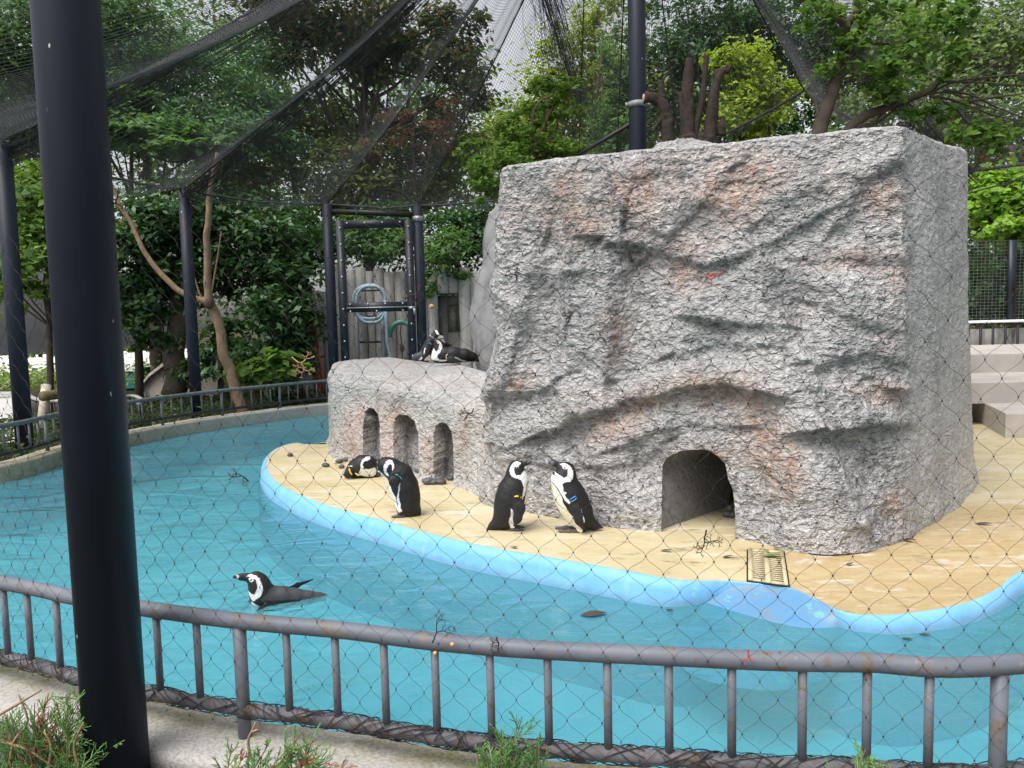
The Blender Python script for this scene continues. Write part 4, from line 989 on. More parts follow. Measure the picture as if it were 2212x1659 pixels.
# the far wood: one mass nobody could count
g = G_(1); bl = []
for i in range(60):
    u = g.uniform(-500, 2750); top = 330 if 990 < u < 1260 else (150 if u < 900 else 230)
    bl.append(B(u, g.uniform(top, 720), g.uniform(33, 40), g.uniform(150, 260), g.uniform(90, 180)))
P, O = blob_points(bl, 60000, g, 900, 0.25)
P[:, 2] = np.maximum(P[:, 2], .3)
o = obj('far_wood', mesh('far_wood', leaf_arrays(P, 0.34, g, 0.4, 0.6, outward=O), quads(len(P))), L_FAR, kind='stuff')
def tree(label, blobs, n, size, mat, u, y, vt, r=0.2, **k):
    b = gr(u, y); return plant('broadleaf_tree', label, 'tree', blobs, n, size, mat, trunk=[([b, D(u + 6, 560, y), D(u - 8, 300, y), D(u + 10, vt, y)], r, r * .3)], group=TR, twigs=k.pop('twigs', 10), **k)
tree('broad tree with feathery grey green foliage left of the dry leaved tree', [B(400, 180, 19, 190, 95), B(300, 90, 20, 160, 90), B(520, 150, 20, 130, 110), B(420, 290, 18.5, 180, 60), B(560, 290, 20, 120, 90)], 21000, 0.155, L_BLUE, 330, 20.5, 60, clumps=150, aspect=.34, droop=.8, up=.8)
tree('tall loose green tree at the far left edge above the pool', [B(60, 80, 18, 190, 120), B(-60, 220, 18, 160, 120), B(120, 210, 19, 150, 90), B(250, 20, 18, 170, 60), B(40, 290, 18.5, 130, 60)], 15000, 0.17, L_MID, -40, 18.6, 60, clumps=110, aspect=.6)
tree('shorter tree with layered broad green leaves over the ivy', [B(330, 290, 16.5, 120, 42), B(430, 312, 16.3, 100, 30), B(260, 250, 17, 90, 50)], 5000, 0.19, L_MID, 290, 17, 250, r=.1, clumps=50, aspect=.75, up=1.0)
tree('large dark tree at the top with dry brown leaf clusters', [B(720, 60, 21, 190, 90), B(860, 100, 21, 120, 80), B(960, 90, 21, 90, 90), B(990, 210, 21, 80, 70), B(640, 10, 20, 160, 60), B(850, 270, 22, 90, 40)], 12500, 0.20, L_RED, 790, 21.5, 60, r=.22, clumps=120, aspect=.42, droop=.5, twigs=26)
tree('olive green tree behind the net right of the feathery tree', [B(650, 310, 22, 130, 110), B(760, 380, 21, 140, 90), B(880, 360, 22, 130, 90), B(560, 400, 21, 110, 70), B(960, 330, 23, 90, 90)], 17000, 0.17, L_OLIVE, 640, 22.5, 240, clumps=130, aspect=.45)
tree('dry brown leaved tree above the mesh gate', [B(880, 290, 20, 90, 50), B(960, 270, 20, 60, 60), B(800, 330, 20, 80, 40)], 700, 0.17, L_DRY, 900, 20.6, 200, r=.09, clumps=22, aspect=.4, droop=1.0, spread=.14)
tree('yellow green tree against the pale sky beside the mast', [B(1210, 200, 26, 110, 110), B(1300, 120, 26, 90, 130), B(1140, 300, 26, 110, 90), B(1350, 250, 26, 110, 120)], 14000, 0.19, L_YELL, 1250, 26.5, 120, clumps=120, aspect=.5, droop=.3)
tree('tall dark green tree right of the mast', [B(1500, 60, 25, 120, 110), B(1640, 60, 26, 130, 110), B(1420, 190, 25, 90, 130), B(1780, 100, 25, 120, 110), B(1600, 230, 26, 180, 110)], 24000, 0.19, L_DARK, 1560, 26, 20, clumps=170, aspect=.42)
tree('slender dark green tree behind the shrub and the mast', [B(1320, 290, 21, 60, 80), B(1250, 350, 21, 70, 60), B(1345, 160, 22, 40, 100)], 8000, 0.16, L_MID, 1290, 21.5, 120, r=.12, clumps=70, aspect=.42, droop=.4)
tree('bright lime leaved tree between the cut stumps and the leaning branch', [B(1600, 170, 19, 60, 70), B(1620, 250, 19, 80, 60), B(1570, 130, 19, 46, 40), B(1680, 210, 19, 50, 40), B(1640, 120, 19, 40, 26)], 5200, 0.14, L_LIME, 1592, 19.4, 130, r=.1, clumps=60, aspect=.6)
tree('broad pale green tree at the far right', [B(2060, 110, 23, 130, 130), B(2200, 80, 23, 150, 140), B(1960, 60, 24, 120, 90), B(2230, 260, 22, 150, 110), B(2010, 250, 23, 130, 90), B(1880, 160, 24, 110, 110)], 24000, 0.18, L_PALE, 2120, 24, 60, clumps=190, aspect=.55)
tree('low ginkgo with bright fan leaves behind the mesh fence', [B(2170, 450, 16.5, 90, 75), B(2270, 440, 16.5, 110, 90), B(2110, 420, 16.8, 50, 60), B(2200, 500, 16.2, 90, 34)], 6500, 0.135, L_GINK, 2190, 17, 420, r=.1, clumps=70, aspect=.95)
tree('bright leaved young tree at the left behind the dark pole', [B(60, 430, 14.5, 90, 80), B(100, 560, 14, 80, 90), B(-40, 520, 15, 100, 140), B(60, 640, 14.5, 70, 36)], 5200, 0.17, L_FRESH, 96, 14.6, 420, r=.07, clumps=60, aspect=.62)
plant('clipped_hedge', 'dark hedge in shade behind the square mesh fence', 'hedge', [B(2150, 620, 18, 140, 90), B(2330, 620, 18, 140, 90)], 5000, .15, L_DARK, clumps=60, fol='leaves')
plant('clipped_hedge', 'glossy green hedge growing over the top of the log fence', 'hedge', [B(640, 520, 18, 110, 70), B(780, 530, 18, 110, 60), B(860, 490, 18.2, 90, 50), B(960, 540, 18, 100, 70), B(1040, 520, 18, 60, 80), B(600, 600, 18, 70, 60)], 13000, .135, L_DARK, clumps=120, fol='leaves', aspect=.5)
# sprays of lighter green leaves before the hedge
plant('shrub', 'lighter green shrub hanging over the logs right of the gate', 'shrub', [B(970, 540, 17.0, 60, 56), B(930, 600, 16.9, 26, 40), B(1000, 590, 17, 30, 20), B(830, 520, 17.2, 60, 50), B(760, 500, 17.4, 40, 50)], 3600, .125, L_MID, clumps=70, fol='leaves', aspect=.45)
# ivy covered tree at the left
root = plant('ivy_tree', 'massive dark ivy covered tree left of the gate', 'tree', [B(330, 520, 16, 100, 90), B(420, 470, 16.4, 130, 80), B(560, 520, 16.4, 120, 90), B(620, 640, 16.2, 80, 90), B(560, 700, 15.8, 90, 90), B(320, 630, 15.8, 80, 60), B(440, 600, 16.4, 110, 90), B(630, 740, 16.2, 60, 70), B(480, 740, 15.9, 60, 60), B(330, 700, 15.6, 60, 50), B(440, 800, 15.6, 50, 40), B(610, 810, 15.6, 60, 40), B(560, 800, 15.8, 50, 40), B(280, 600, 15.6, 50, 90)], 26000, .16, L_DARK, clumps=200, aspect=.46, droop=.4,
             trunk=[([D(383, 850, 16.0), D(380, 760, 16.0), D(388, 660, 16.1), D(410, 500, 16.4)], .26, .14), ([D(560, 850, 16.6), D(575, 760, 16.6), D(600, 640, 16.6)], .12, .08)], bark=plain('furrowed bark', (0.085, 0.07, 0.055), 0.9, 0.45, 14, 0.9))
plant('shrub', 'broad leaved young shrub at the foot of the leaning trunk', 'shrub', [B(520, 790, 14.6, 46, 26), B(560, 800, 14.6, 36, 30), B(600, 790, 14.8, 50, 40)], 700, .22, L_FRESH, clumps=24, aspect=.8, up=1.0, fol='leaves', trunk=[([gr(545, 14.7), D(545, 800, 14.7)], .03, .015)])
lt_ = thing('slender_tree', 'slender tan trunk leaning left with a forked limb before the ivy', 'tree')
Tn = lambda l, y=14.3: [D(a, b, y) for a, b in l]
limbs('trunk', [(Tn([(540, 925), (520, 873), (493, 786), (467, 696), (452, 656)]), .105, .085), (Tn([(452, 660), (449, 610), (448, 553), (452, 430), (470, 330)]), .075, .04), (Tn([(452, 656), (433, 648), (390, 630), (360, 600), (320, 553), (250, 420), (230, 380)]), .06, .03),
                (Tn([(455, 640), (470, 560), (478, 500)]), .02, .01), (Tn([(440, 655), (420, 600), (412, 560)]), .018, .01)], M_BARK2, lt_, 10)
MB().ball(D(452, 656, 14.25), (.10, .09, .11), 12, 8, lump=.12).build('knot', M_BARK3, lt_, True)
# ground cover behind the far railing
g = G_(33); P = []
for k in range(420):
    i = g.integers(40, 330); c = fp[i]; nrm_ = np.array((c[0] - 1, c[1] - 9)); nrm_ /= np.linalg.norm(nrm_)
    q = c + nrm_ * g.uniform(.35, 3.2); P.append(np.column_stack((q + g.normal(size=(34, 2)) * .16, .12 + np.abs(g.normal(size=34)) * .12)))
P = np.concatenate(P)
o = obj('ground_cover', mesh('ground_cover', leaf_arrays(P, .10, g, .3, .3), quads(len(P))), leafmat('juniper ground cover', (0.022, 0.045, 0.018), (0.045, 0.085, 0.030), (0.10, 0.11, 0.045)), kind='stuff')
g = G_(34); P = np.column_stack((g.uniform(-17, -7, 5000), g.uniform(19, 25.5, 5000), .3 + np.abs(g.normal(size=5000)) * .25))
o = obj('weeds', mesh('weeds', leaf_arrays(P, .14, g, .5, .5), quads(len(P))), L_PALE, kind='stuff')
for i, (u, v) in enumerate(((67, 769), (88, 767), (115, 764), (277, 757))):
    plant('sprig', ('small green sprig on the white wall, leftmost of three close together', 'small green sprig on the white wall, middle one of three close together', 'rounder green tuft on the white wall just left of the near pole', 'upright green sprig on the white wall right of the near pole')[i], 'plant', [B(u, v, 26.3, (8, 6, 11, 9)[i], (6, 5, 8, 11)[i])], 90, .11, L_FRESH, clumps=6, fol='leaves', group='tufts growing along the white wall')
# shrub on the rear boulder
plant('shrub', 'fresh green shrub growing behind the left end of the big rock', 'shrub', [B(1130, 300, 11, 80, 60), B(1190, 220, 11, 70, 50), B(1080, 370, 10.6, 70, 50), B(1170, 350, 10.8, 90, 50), B(1030, 340, 11, 46, 40), B(1230, 330, 11, 50, 50), B(1210, 180, 11, 36, 26), B(1060, 420, 10.6, 40, 30)], 7800, .075, L_FRESH, clumps=150, spread=.16, aspect=.55,
      trunk=[([np.array((-0.1, 10.8, 1.2)), D(1110, 420, 10.8), D(1150, 330, 10.9), D(1190, 230, 11)], .05, .02), ([D(1100, 430, 10.8), D(1060, 400, 10.7), D(1010, 370, 10.8)], .03, .012), ([D(1140, 360, 10.8), D(1180, 260, 10.9), D(1205, 215, 11)], .035, .015)], twigs=14, bark=M_BARK3, fol='leaves')
# pollarded stump
M_STUMP = plain('rough dark bark', (0.042, 0.030, 0.023), 0.92, 0.5, 26, 1.0)
st = thing('pollard_stump', 'brown pollarded tree of several cut stems behind the big rock', 'tree stump')
y = 9.3; Ts = lambda l: [D(a, b, y) for a, b in l]; sc_ = y / F
for pts, r0, r1 in ((Ts([(1392, 211), (1415, 214), (1432, 228), (1440, 262), (1447, 330)]), 11, 14), (Ts([(1427, 175), (1430, 210), (1436, 240)]), 6, 7), (Ts([(1490, 128), (1487, 160), (1484, 200), (1487, 250), (1490, 340)]), 10, 15), (Ts([(1527, 118), (1522, 165), (1517, 213), (1506, 262), (1500, 300)]), 5, 8),
                    (Ts([(1576, 150), (1566, 150), (1552, 165), (1543, 205), (1537, 250), (1530, 340)]), 9, 15), (Ts([(1470, 200), (1474, 240), (1480, 300)]), 6, 8), (Ts([(1410, 285), (1425, 262), (1440, 246)]), 3, 5)):
    MB_ = MB(); rough_tube(MB_, pts, np.array((r0, (r0 + r1) / 2, r1)) * sc_, .22, seed=r0 * 3); MB_.build('cut_stem', M_STUMP, st, True)
mb = MB()
for i, (u, v, r) in enumerate(((1488, 296, 17), (1534, 292, 16), (1510, 300, 16), (1448, 305, 11), (1560, 258, 8))): rough_tube(mb, Ts([(u - r * .3, v + 34), (u, v + 8), (u + 2, v - r)]), np.array((r * 1.2, r * 1.05, r * .35)) * sc_, .32, seed=i * 7)
rough_tube(mb, [np.array((2.3, 9.3, 0.3)), np.array((2.32, 9.3, 1.6)), D(1505, 335, y)], np.array((.26, .2, .2)), .2)
mb.build('trunk', M_STUMP, st, True)
MB().ball(D(1391, 211, y), (.018, .02, .045), 10, 6).build('cut_face', plain('pale cut wood', (0.50, 0.36, 0.20), .8), st, True)
# leaning tree over the right of the rock
y = 8.2; Ts = lambda l: [D(a, b, y) for a, b in l]
rt_ = thing('leaning_tree', 'dark branching tree leaning over the right end of the big rock', 'tree')
br = [(Ts([(1760, 420), (1771, 286), (1781, 246), (1801, 190), (1822, 123), (1826, 60), (1850, 28), (1880, -40)]), .095, .035), (Ts([(1800, 330), (1835, 278), (1875, 248), (1941, 223), (1994, 203), (2025, 180), (2047, 152), (2060, 100)]), .06, .02),
      (Ts([(1772, 270), (1762, 225), (1745, 200)]), .03, .015), (Ts([(1826, 60), (1800, 20), (1790, -40)]), .03, .015), (Ts([(1830, 118), (1860, 96), (1930, 95)]), .02, .01),
      (Ts([(1860, 275), (1900, 262), (1945, 225)]), .02, .012), (Ts([(1880, 275), (1910, 240), (1920, 205)]), .016, .008)]
for l in ([(2000, 205), (2060, 178), (2140, 166), (2230, 160)], [(2030, 176), (2110, 178), (2230, 186)], [(2010, 206), (2070, 220), (2150, 250), (2230, 264)], [(2040, 195), (2100, 206), (2160, 235), (2230, 262)], [(2010, 207), (2060, 232), (2110, 274), (2230, 284)], [(2100, 218), (2150, 210), (2230, 200)], [(2070, 200), (2130, 150), (2180, 120)], [(1990, 205), (2050, 200), (2110, 225), (2160, 240)]):
    br.append((Ts(l), .014, .006))
limbs('trunk', br, M_BARK, rt_, 9)
g = G_(44)
bl = [B(1780, 40, 8, 50, 40), B(1850, 90, 8, 46, 50), B(1800, 150, 8.1, 36, 30), B(1900, 20, 8, 60, 30), B(1890, 160, 8, 60, 40), B(1960, 130, 8.2, 60, 50), B(1930, 190, 8, 50, 30), B(2050, 90, 8, 40, 70), B(2080, 40, 8, 40, 40), B(2060, 160, 8, 30, 20), B(2010, 250, 8.1, 60, 30), B(2090, 290, 8, 50, 40), B(1900, 210, 8, 40, 26), B(2140, 300, 8, 60, 40), B(1990, 40, 8.4, 60, 36)]
P, O = blob_points(bl, 2300, g, 190, .2)
obj('leaves', mesh('leaves', leaf_arrays(P, .105, g, .8, .5, .2), quads(len(P))), L_LEAN, rt_, 'stuff')
for i, (u, v) in enumerate(((2113, 310), (2164, 374), (2121, 340), (2190, 345))):
    q = leaf_arrays(np.array([D(u, v, 7.9)]), .12, g, 0, .55, 3.0)
    obj('leaf', mesh('leaf', q, quads(1)), L_DRY if i in (1, 2) else L_FRESH, rt_)

# junipers at the foot of the near pole
t = NT('juniper scales'); at = t.node('ShaderNodeAttribute', attribute_name='tone')
c = t.ramp(at.outputs['Fac'], [(0.0, (0.07, 0.17, 0.06)), (0.55, (0.15, 0.30, 0.085)), (0.82, (0.24, 0.37, 0.11)), (0.9, (0.24, 0.13, 0.05)), (1.0, (0.30, 0.11, 0.05))])
M_JUN = t.fin(c, 0.6, spec=0.25)
M_TWIG = plain('juniper twig', (0.16, 0.10, 0.06), 0.85, 0.3, 20)
def juniper(label, heads, g, dry=0.08, dens=1.0):
    """heads: (root point, tip point) of each spray"""
    root = thing('juniper', label, 'shrub', 'low junipers in the near planting bed'); wood = MB(); fol = MB(); tone = []
    for a, b in heads:
        a = np.asarray(a, float); b = np.asarray(b, float); ln = np.linalg.norm(b - a)
        main = spline([a, (a + b) / 2 + g.normal(size=3) * ln * .10, b], 12); wood.tube(main, np.linspace(.0045, .0014, 12), 4, False)
        base_t = g.uniform(.2, .7) if g.random() > dry else .97
        k = 0.28
        while k < 1.0:
            p = main[int(k * 11)]; ax = main[min(11, int(k * 11) + 1)] - main[max(0, int(k * 11) - 1)]; ax /= np.linalg.norm(ax)
            sd_ = g.normal(size=3); sd_ -= ax * (sd_ @ ax); sd_ /= np.linalg.norm(sd_)
            d = ax * .75 + sd_ * .7 + np.array((0, 0, .15)); d /= np.linalg.norm(d); l1 = ln * (.30 * (1.15 - k) + .08) * g.uniform(.7, 1.3)
            tip = p + d * l1; n0 = fol.n
            fol.tube([p, p + d * l1 * .5, tip], [.0022, .002, .0008], 3, False)
            for s in np.arange(.2, 1, .13):
                q = p + d * l1 * s; e = g.normal(size=3); e -= d * (e @ d); e /= np.linalg.norm(e); f = d * .8 + e * .6
                l2 = l1 * .34 * (1.2 - s) + .006
                fol.tube([q, q + f * l2 * .55, q + f * l2], [.0016, .0017, .0006], 3, False)
            tone += [np.clip(base_t + g.normal() * .12, 0, 1)] * (fol.n - n0)
            k += .05 / dens
    wood.build('stems', M_TWIG, root, True, kind='stuff')
    me = fol.me('foliage'); attr(me, 'tone', tone); obj('foliage', me, M_JUN, root, 'stuff'); return root
def sprays(base, n, g, tips):
    return [(np.array(base) + g.normal(size=3) * np.array((.04, .04, .015)), np.array(tips[i % len(tips)]) + g.normal(size=3) * .03) for i in range(n)]
g = G_(55); y = 2.5
tp = lambda l, yy: [D(a, b, yy) for a, b in l]
juniper('bushy juniper with some dry tips at the lower left corner', sprays((-1.68, 2.45, -.05), 36, g, tp([(10, 1530), (60, 1540), (120, 1550), (30, 1565), (150, 1530), (90, 1560), (0, 1570), (170, 1580), (60, 1600), (130, 1620), (20, 1640), (190, 1600), (-60, 1560), (200, 1640)], 2.5)), g, .16)
juniper('small upright juniper against the left side of the near pole', sprays((-1.40, 2.56, .0), 9, g, tp([(172, 1505), (186, 1530), (160, 1570), (190, 1590), (150, 1600)], 2.62)), g, .05)
juniper('wispy juniper tips right of the near pole', sprays((-.95, 2.35, .02), 18, g, tp([(560, 1625), (600, 1610), (640, 1615), (670, 1600), (720, 1625), (610, 1640), (690, 1630), (540, 1640), (655, 1575), (760, 1645)], 2.42)), g, .15)
juniper('single bright juniper tuft before the middle of the railing', sprays((-.02, 2.16, .10), 14, g, tp([(1135, 1580), (1115, 1605), (1085, 1605), (1060, 1615), (1100, 1620), (1050, 1630), (1135, 1610), (1030, 1650)], 2.2)), g, .0, 1.3)
juniper('tiny juniper tip at the bottom edge right of the middle', sprays((.93, 2.0, .18), 5, g, tp([(1905, 1640), (1890, 1650), (1925, 1652)], 2.05)), g, .0)
mb = MB()
for pts in ([(-30, 1560), (40, 1520), (90, 1490)], [(20, 1659), (30, 1600), (60, 1560), (40, 1500)], [(540, 1640), (536, 1600), (546, 1575), (552, 1560)], [(545, 1580), (558, 1576)], [(590, 1659), (640, 1620), (680, 1600)], [(105, 1659), (110, 1610), (95, 1580)], [(0, 1600), (60, 1620), (120, 1660)], [(170, 1659), (160, 1610), (180, 1560)]):
    p = spline(np.array([D(a, b, 2.46) for a, b in pts]), 10); mb.tube(p, np.linspace(.006, .003, 10), 5)
o = mb.build('dry_twigs', plain('dry tan twigs', (0.28, 0.19, 0.11), .85, .3, 20), None, True, kind='stuff'); o['label'] = 'bare dry twigs among the low junipers'

# ------------------------------------------------------------ penguins
def surface_net(f, org, h):
    """closed surface of f < 0 on a regular grid"""
    nx, ny, nz = f.shape; s = f < 0
    cor = [(i, j, k) for i in (0, 1) for j in (0, 1) for k in (0, 1)]
    cnt = np.zeros((nx - 1, ny - 1, nz - 1), int)
    for i, j, k in cor: cnt += s[i:nx - 1 + i, j:ny - 1 + j, k:nz - 1 + k]
    act = (cnt > 0) & (cnt < 8); idx = np.argwhere(act); n = len(idx)
    ids = np.full(act.shape, -1); ids[act] = np.arange(n)
    acc = np.zeros((n, 3)); w_ = np.zeros(n)
    for a in cor:
        for ax in range(3):
            if a[ax]: continue
            b = list(a); b[ax] = 1
            va = f[idx[:, 0] + a[0], idx[:, 1] + a[1], idx[:, 2] + a[2]]; vb = f[idx[:, 0] + b[0], idx[:, 1] + b[1], idx[:, 2] + b[2]]
            m_ = (va < 0) != (vb < 0); tt = va / (va - vb + 1e-12)
            p = np.tile(np.array(a, float), (n, 1)); p[:, ax] = tt
            acc[m_] += p[m_]; w_[m_] += 1
    v = (idx + acc / w_[:, None]) * h + org; Q = []
    for ax in range(3):
        o1, o2 = [(1, 2), (2, 0), (0, 1)][ax]
        sl0 = [slice(None)] * 3; sl1 = [slice(None)] * 3; sl0[ax] = slice(0, -1); sl1[ax] = slice(1, None)
        ch = s[tuple(sl0)] != s[tuple(sl1)]; e = np.argwhere(ch)
        e = e[(e[:, o1] > 0) & (e[:, o2] > 0) & (e[:, o1] < f.shape[o1] - 1) & (e[:, o2] < f.shape[o2] - 1)]
        def at(d1, d2):
            c = e.copy(); c[:, o1] -= d1; c[:, o2] -= d2; return ids[c[:, 0], c[:, 1], c[:, 2]]
        q = np.stack((at(1, 1), at(0, 1), at(0, 0), at(1, 0)), -1)
        fl = ~s[e[:, 0], e[:, 1], e[:, 2]]; q[fl] = q[fl][:, ::-1]; Q.append(q)
    return v, np.concatenate(Q)
def seg(p, a, b, r0, r1, sy=1.0):
    pa = p - a; ab = b - a; tt = np.clip((pa @ ab) / (ab @ ab + 1e-12), 0, 1)
    q = pa - tt[..., None] * ab; q[..., 1] /= sy
    return (np.sqrt((q * q).sum(-1)) - (r0 + (r1 - r0) * tt)) * min(1.0, sy ** .5)
def smin(a, b, k): h = np.clip(.5 + .5 * (b - a) / k, 0, 1); return b + (a - b) * h - k * h * (1 - h)

t = NT('penguin plumage'); at = t.node('ShaderNodeAttribute', attribute_name='plumage')
fv = t.coord((1, 1, .3)); fn = t.noise(160, 3, .6, fv); fb = t.noise(40, 4, .6, t.coord((1, 1, .4)))
c = t.mix(t.ramp(fn, [(0.45, 0.0), (0.7, 0.35)]), at.outputs['Color'], t.mix(1.0, at.outputs['Color'], (1.9, 1.9, 2.0), 'MULTIPLY'))
M_PENG = t.fin(c, 0.55, t.bump(t.math('ADD', fn, fb), 0.22, 0.006), spec=0.35)
M_EYE = plain('glossy eye', (0.01, 0.008, 0.008), 0.1, 0.1, 50)
BLACK, WHITE, CREAM = (.0125, .0125, .0135), (.74, .74, .72), (.70, .66, .55)
GREY, FOOT, PINK, BEAK = (.045, .047, .052), (.06, .052, .05), (.60, .38, .37), (.022, .022, .024)
def penguin(label, crop, k, origin, ground, body, tail=(), legs=(), feet=(), flip=(), beak=(), paint=(), bands=(), eyes=(), lat=.88, turn=0.0, h=.0042, far_flip=None, extra=()):
    """crop: (left, top, magnification) of the survey sketch; chains are (x, y, r[, side]) in sketch units"""
    cx, cy, mg = crop; gu, gv, gz_ = ground
    P = V(gu, gv, gz_); kk = P[1] / 3029.6 / mg           # metres per sketch unit
    ox, oy = origin
    L = lambda x, y, s=0.0: np.array(((x - ox) * kk, s * kk, (oy - y) * kk))
    prims = []
    def chain(ch, sy, grp, side=0):
        for a, b in zip(ch[:-1], ch[1:]):
            sa = a[3] if len(a) > 3 else 0; sb = b[3] if len(b) > 3 else 0
            prims.append((L(a[0], a[1], sa * side if side else sa), L(b[0], b[1], sb * side if side else sb), a[2] * kk, b[2] * kk, sy, grp))
    chain(body, lat, 0)
    if tail: chain(tail, .8, 0)
    for l in legs: chain(l, 1, 0)
    for l in feet: chain(l, 1.6, 2)
    if beak: chain(beak, .62, 3)
    if flip:
        chain(flip, .26, 1, -1); chain(far_flip or flip, .26, 1, 1)
    for ch, sy, grp in extra: chain(ch, sy, grp)
    ends = np.array([p[0] for p in prims] + [p[1] for p in prims]); rr = max(max(p[2], p[3]) for p in prims) + .02
    lo, hi = ends.min(0) - rr, ends.max(0) + rr
    n3 = np.ceil((hi - lo) / h).astype(int) + 1
    G3 = np.stack(np.meshgrid(*[lo[i] + np.arange(n3[i]) * h for i in range(3)], indexing='ij'), -1)
    f = None; sm_ = {0: .030, 1: .010, 2: .010, 3: .014}
    for p in prims:
        d_ = seg(G3, p[0], p[1], p[2], p[3], p[4]); f = d_ if f is None else smin(f, d_, sm_[p[5]])
    v, q = surface_net(f, lo, h)
    dist_ = np.full((4, len(v)), 9.0)
    v0 = v.copy()
    for p in prims: dist_[p[5]] = np.minimum(dist_[p[5]], seg(v, p[0], p[1], p[2], p[3], p[4]))
    grp = dist_.argmin(0)
    uv = np.column_stack((v[:, 0] / kk + ox, oy - v[:, 2] / kk))
    jit = np.column_stack((fbm(v * 130, 2), fbm(v * 130 + 9, 2))) * .0022 / kk
    col = np.tile(np.array(BLACK), (len(v), 1)); col[grp == 2] = FOOT; col[grp == 3] = BEAK
    for item in paint:
        colr, poly = item[0], item[1]; only = item[2] if len(item) > 2 else None
        m_ = inside(uv + jit, poly)
        if only is None: m_ &= (grp != 1)
        elif only == 'any': pass
        else: m_ &= (grp == only)
        col[m_] = colr
    col[grp == 2] *= (1 + .8 * np.clip(fbm(v[grp == 2] * 120, 2), 0, 1))[:, None]
    az = math.atan2(P[0], P[1]) + turn; ca, sa = math.cos(az), math.sin(az)
    M3 = np.array(((ca, -sa, 0), (sa, ca, 0), (0, 0, 1)))      # rows: local x, y, z in the world
    root = thing('penguin', label, 'penguin', 'black and white penguins')
    root.location = P; root['placed'] = 1
    ff = (fbm(v * np.array((95, 95, 55)), 2) * .0011)[:, None]; v = v + (v - v.mean(0)) / (np.linalg.norm(v - v.mean(0), axis=1, keepdims=True) + 1e-6) * ff
    me = mesh('body', v @ M3, q, True)
    a_ = me.color_attributes.new('plumage', 'FLOAT_COLOR', 'POINT'); a_.data.foreach_set('color', np.column_stack((col, np.ones(len(v)))).astype(np.float32).ravel())
    obj('body', me, M_PENG, root)
    def at_surface(x, y, side=-1, lift=0.0):
        p = L(x, y); m_ = (np.hypot(v[:, 0] - p[0], v[:, 2] - p[2]) < .008)
        if not m_.any(): p[1] = 0; return p
        p[1] = (v[m_, 1].min() - lift) if side < 0 else (v[m_, 1].max() + lift); return p
    for colr, pts, wd in bands:
        pp_ = np.array([at_surface(x, y, -1, .002) for x, y in pts]); pp_[:, 1] = np.minimum(pp_[:, 1], pp_[:, 1].mean() + .006)
        MB().tube(spline(pp_, 12) @ M3, wd * kk, 6).build('flipper_band', plain('band ' + str(colr[0])[:5], colr, .4, .08, 30), root, True)
    for x, y, r in eyes:
        for sd_ in (-1, 1):
            p = at_surface(x, y, sd_, -r * kk * .45); MB().ball(p @ M3, r * kk, 10, 8).build('eye', M_EYE, root, True)
    return root
def vpx(crop, x, y): return ((crop[0] + x / crop[2]) * .5486, (crop[1] + y / crop[2]) * .5486)
C4, C3, C5, C7 = (1860, 1740, 3.95), (1320, 1740, 5.185), (880, 2180, 4.809), (1600, 1240, 6.9125)
YEL, BLU, TEA = (.80, .50, .02), (.03, .16, .62), (.10, .48, .62)
u, v_ = vpx(C4, 640, 1360)
penguin('standing penguin facing right with a yellow flipper band, left one of the facing pair', C4, 1, (640, 1350), (u, v_, ISL),
    [(705, 350, 110), (697, 455, 140), (712, 570, 166), (655, 700, 216), (612, 850, 236), (575, 1000, 226), (530, 1110, 190), (475, 1190, 140)],
    [(430, 1220, 115), (320, 1288, 62), (222, 1345, 14)], [[(640, 1160, 90, -75), (632, 1310, 40, -80)], [(650, 1160, 90, 75), (650, 1310, 40, 80)]],
    [[(612, 1330, 30, -80), (700, 1336, 24, -80), (805, 1346, 12, -95)], [(690, 1338, 18, -80), (790, 1348, 10, -50)], [(640, 1330, 30, 90), (730, 1336, 22, 90), (815, 1346, 12, 90)]],
    [(715, 830, 86, 205), (738, 970, 88, 232), (705, 1120, 66, 250), (662, 1215, 26, 258)], [(795, 312, 50), (870, 290, 34), (935, 272, 13)],
    [(WHITE, [(795, 292), (770, 270), (740, 256), (700, 254), (655, 280), (615, 330), (600, 390), (610, 440), (640, 480), (690, 500), (740, 512), (785, 545), (798, 600), (815, 640), (808, 700), (792, 760), (780, 830), (830, 770), (855, 690), (860, 610), (905, 540), (905, 480), (860, 420), (825, 400), (800, 430), (760, 460), (710, 455), (680, 420), (668, 375), (680, 322), (712, 330), (765, 305)]),
     (CREAM, [(905, 545), (868, 640), (858, 720), (832, 830), (812, 920), (860, 920), (920, 700)]), (WHITE, [(615, 925), (670, 1000), (660, 1100), (650, 1180), (660, 1295), (595, 1295), (568, 1170), (600, 1080), (605, 1000)]),
     (WHITE, [(706, 335), (748, 325), (752, 340), (722, 350)]), ((.12, .12, .125), [(880, 262), (925, 255), (930, 285), (890, 290)], 3)],
    [(YEL, [(668, 775), (700, 768), (730, 772)], 13), (YEL, [(762, 782), (782, 800), (792, 818)], 12)], [(725, 336, 11)])
u, v_ = vpx(C4, 1690, 1385)
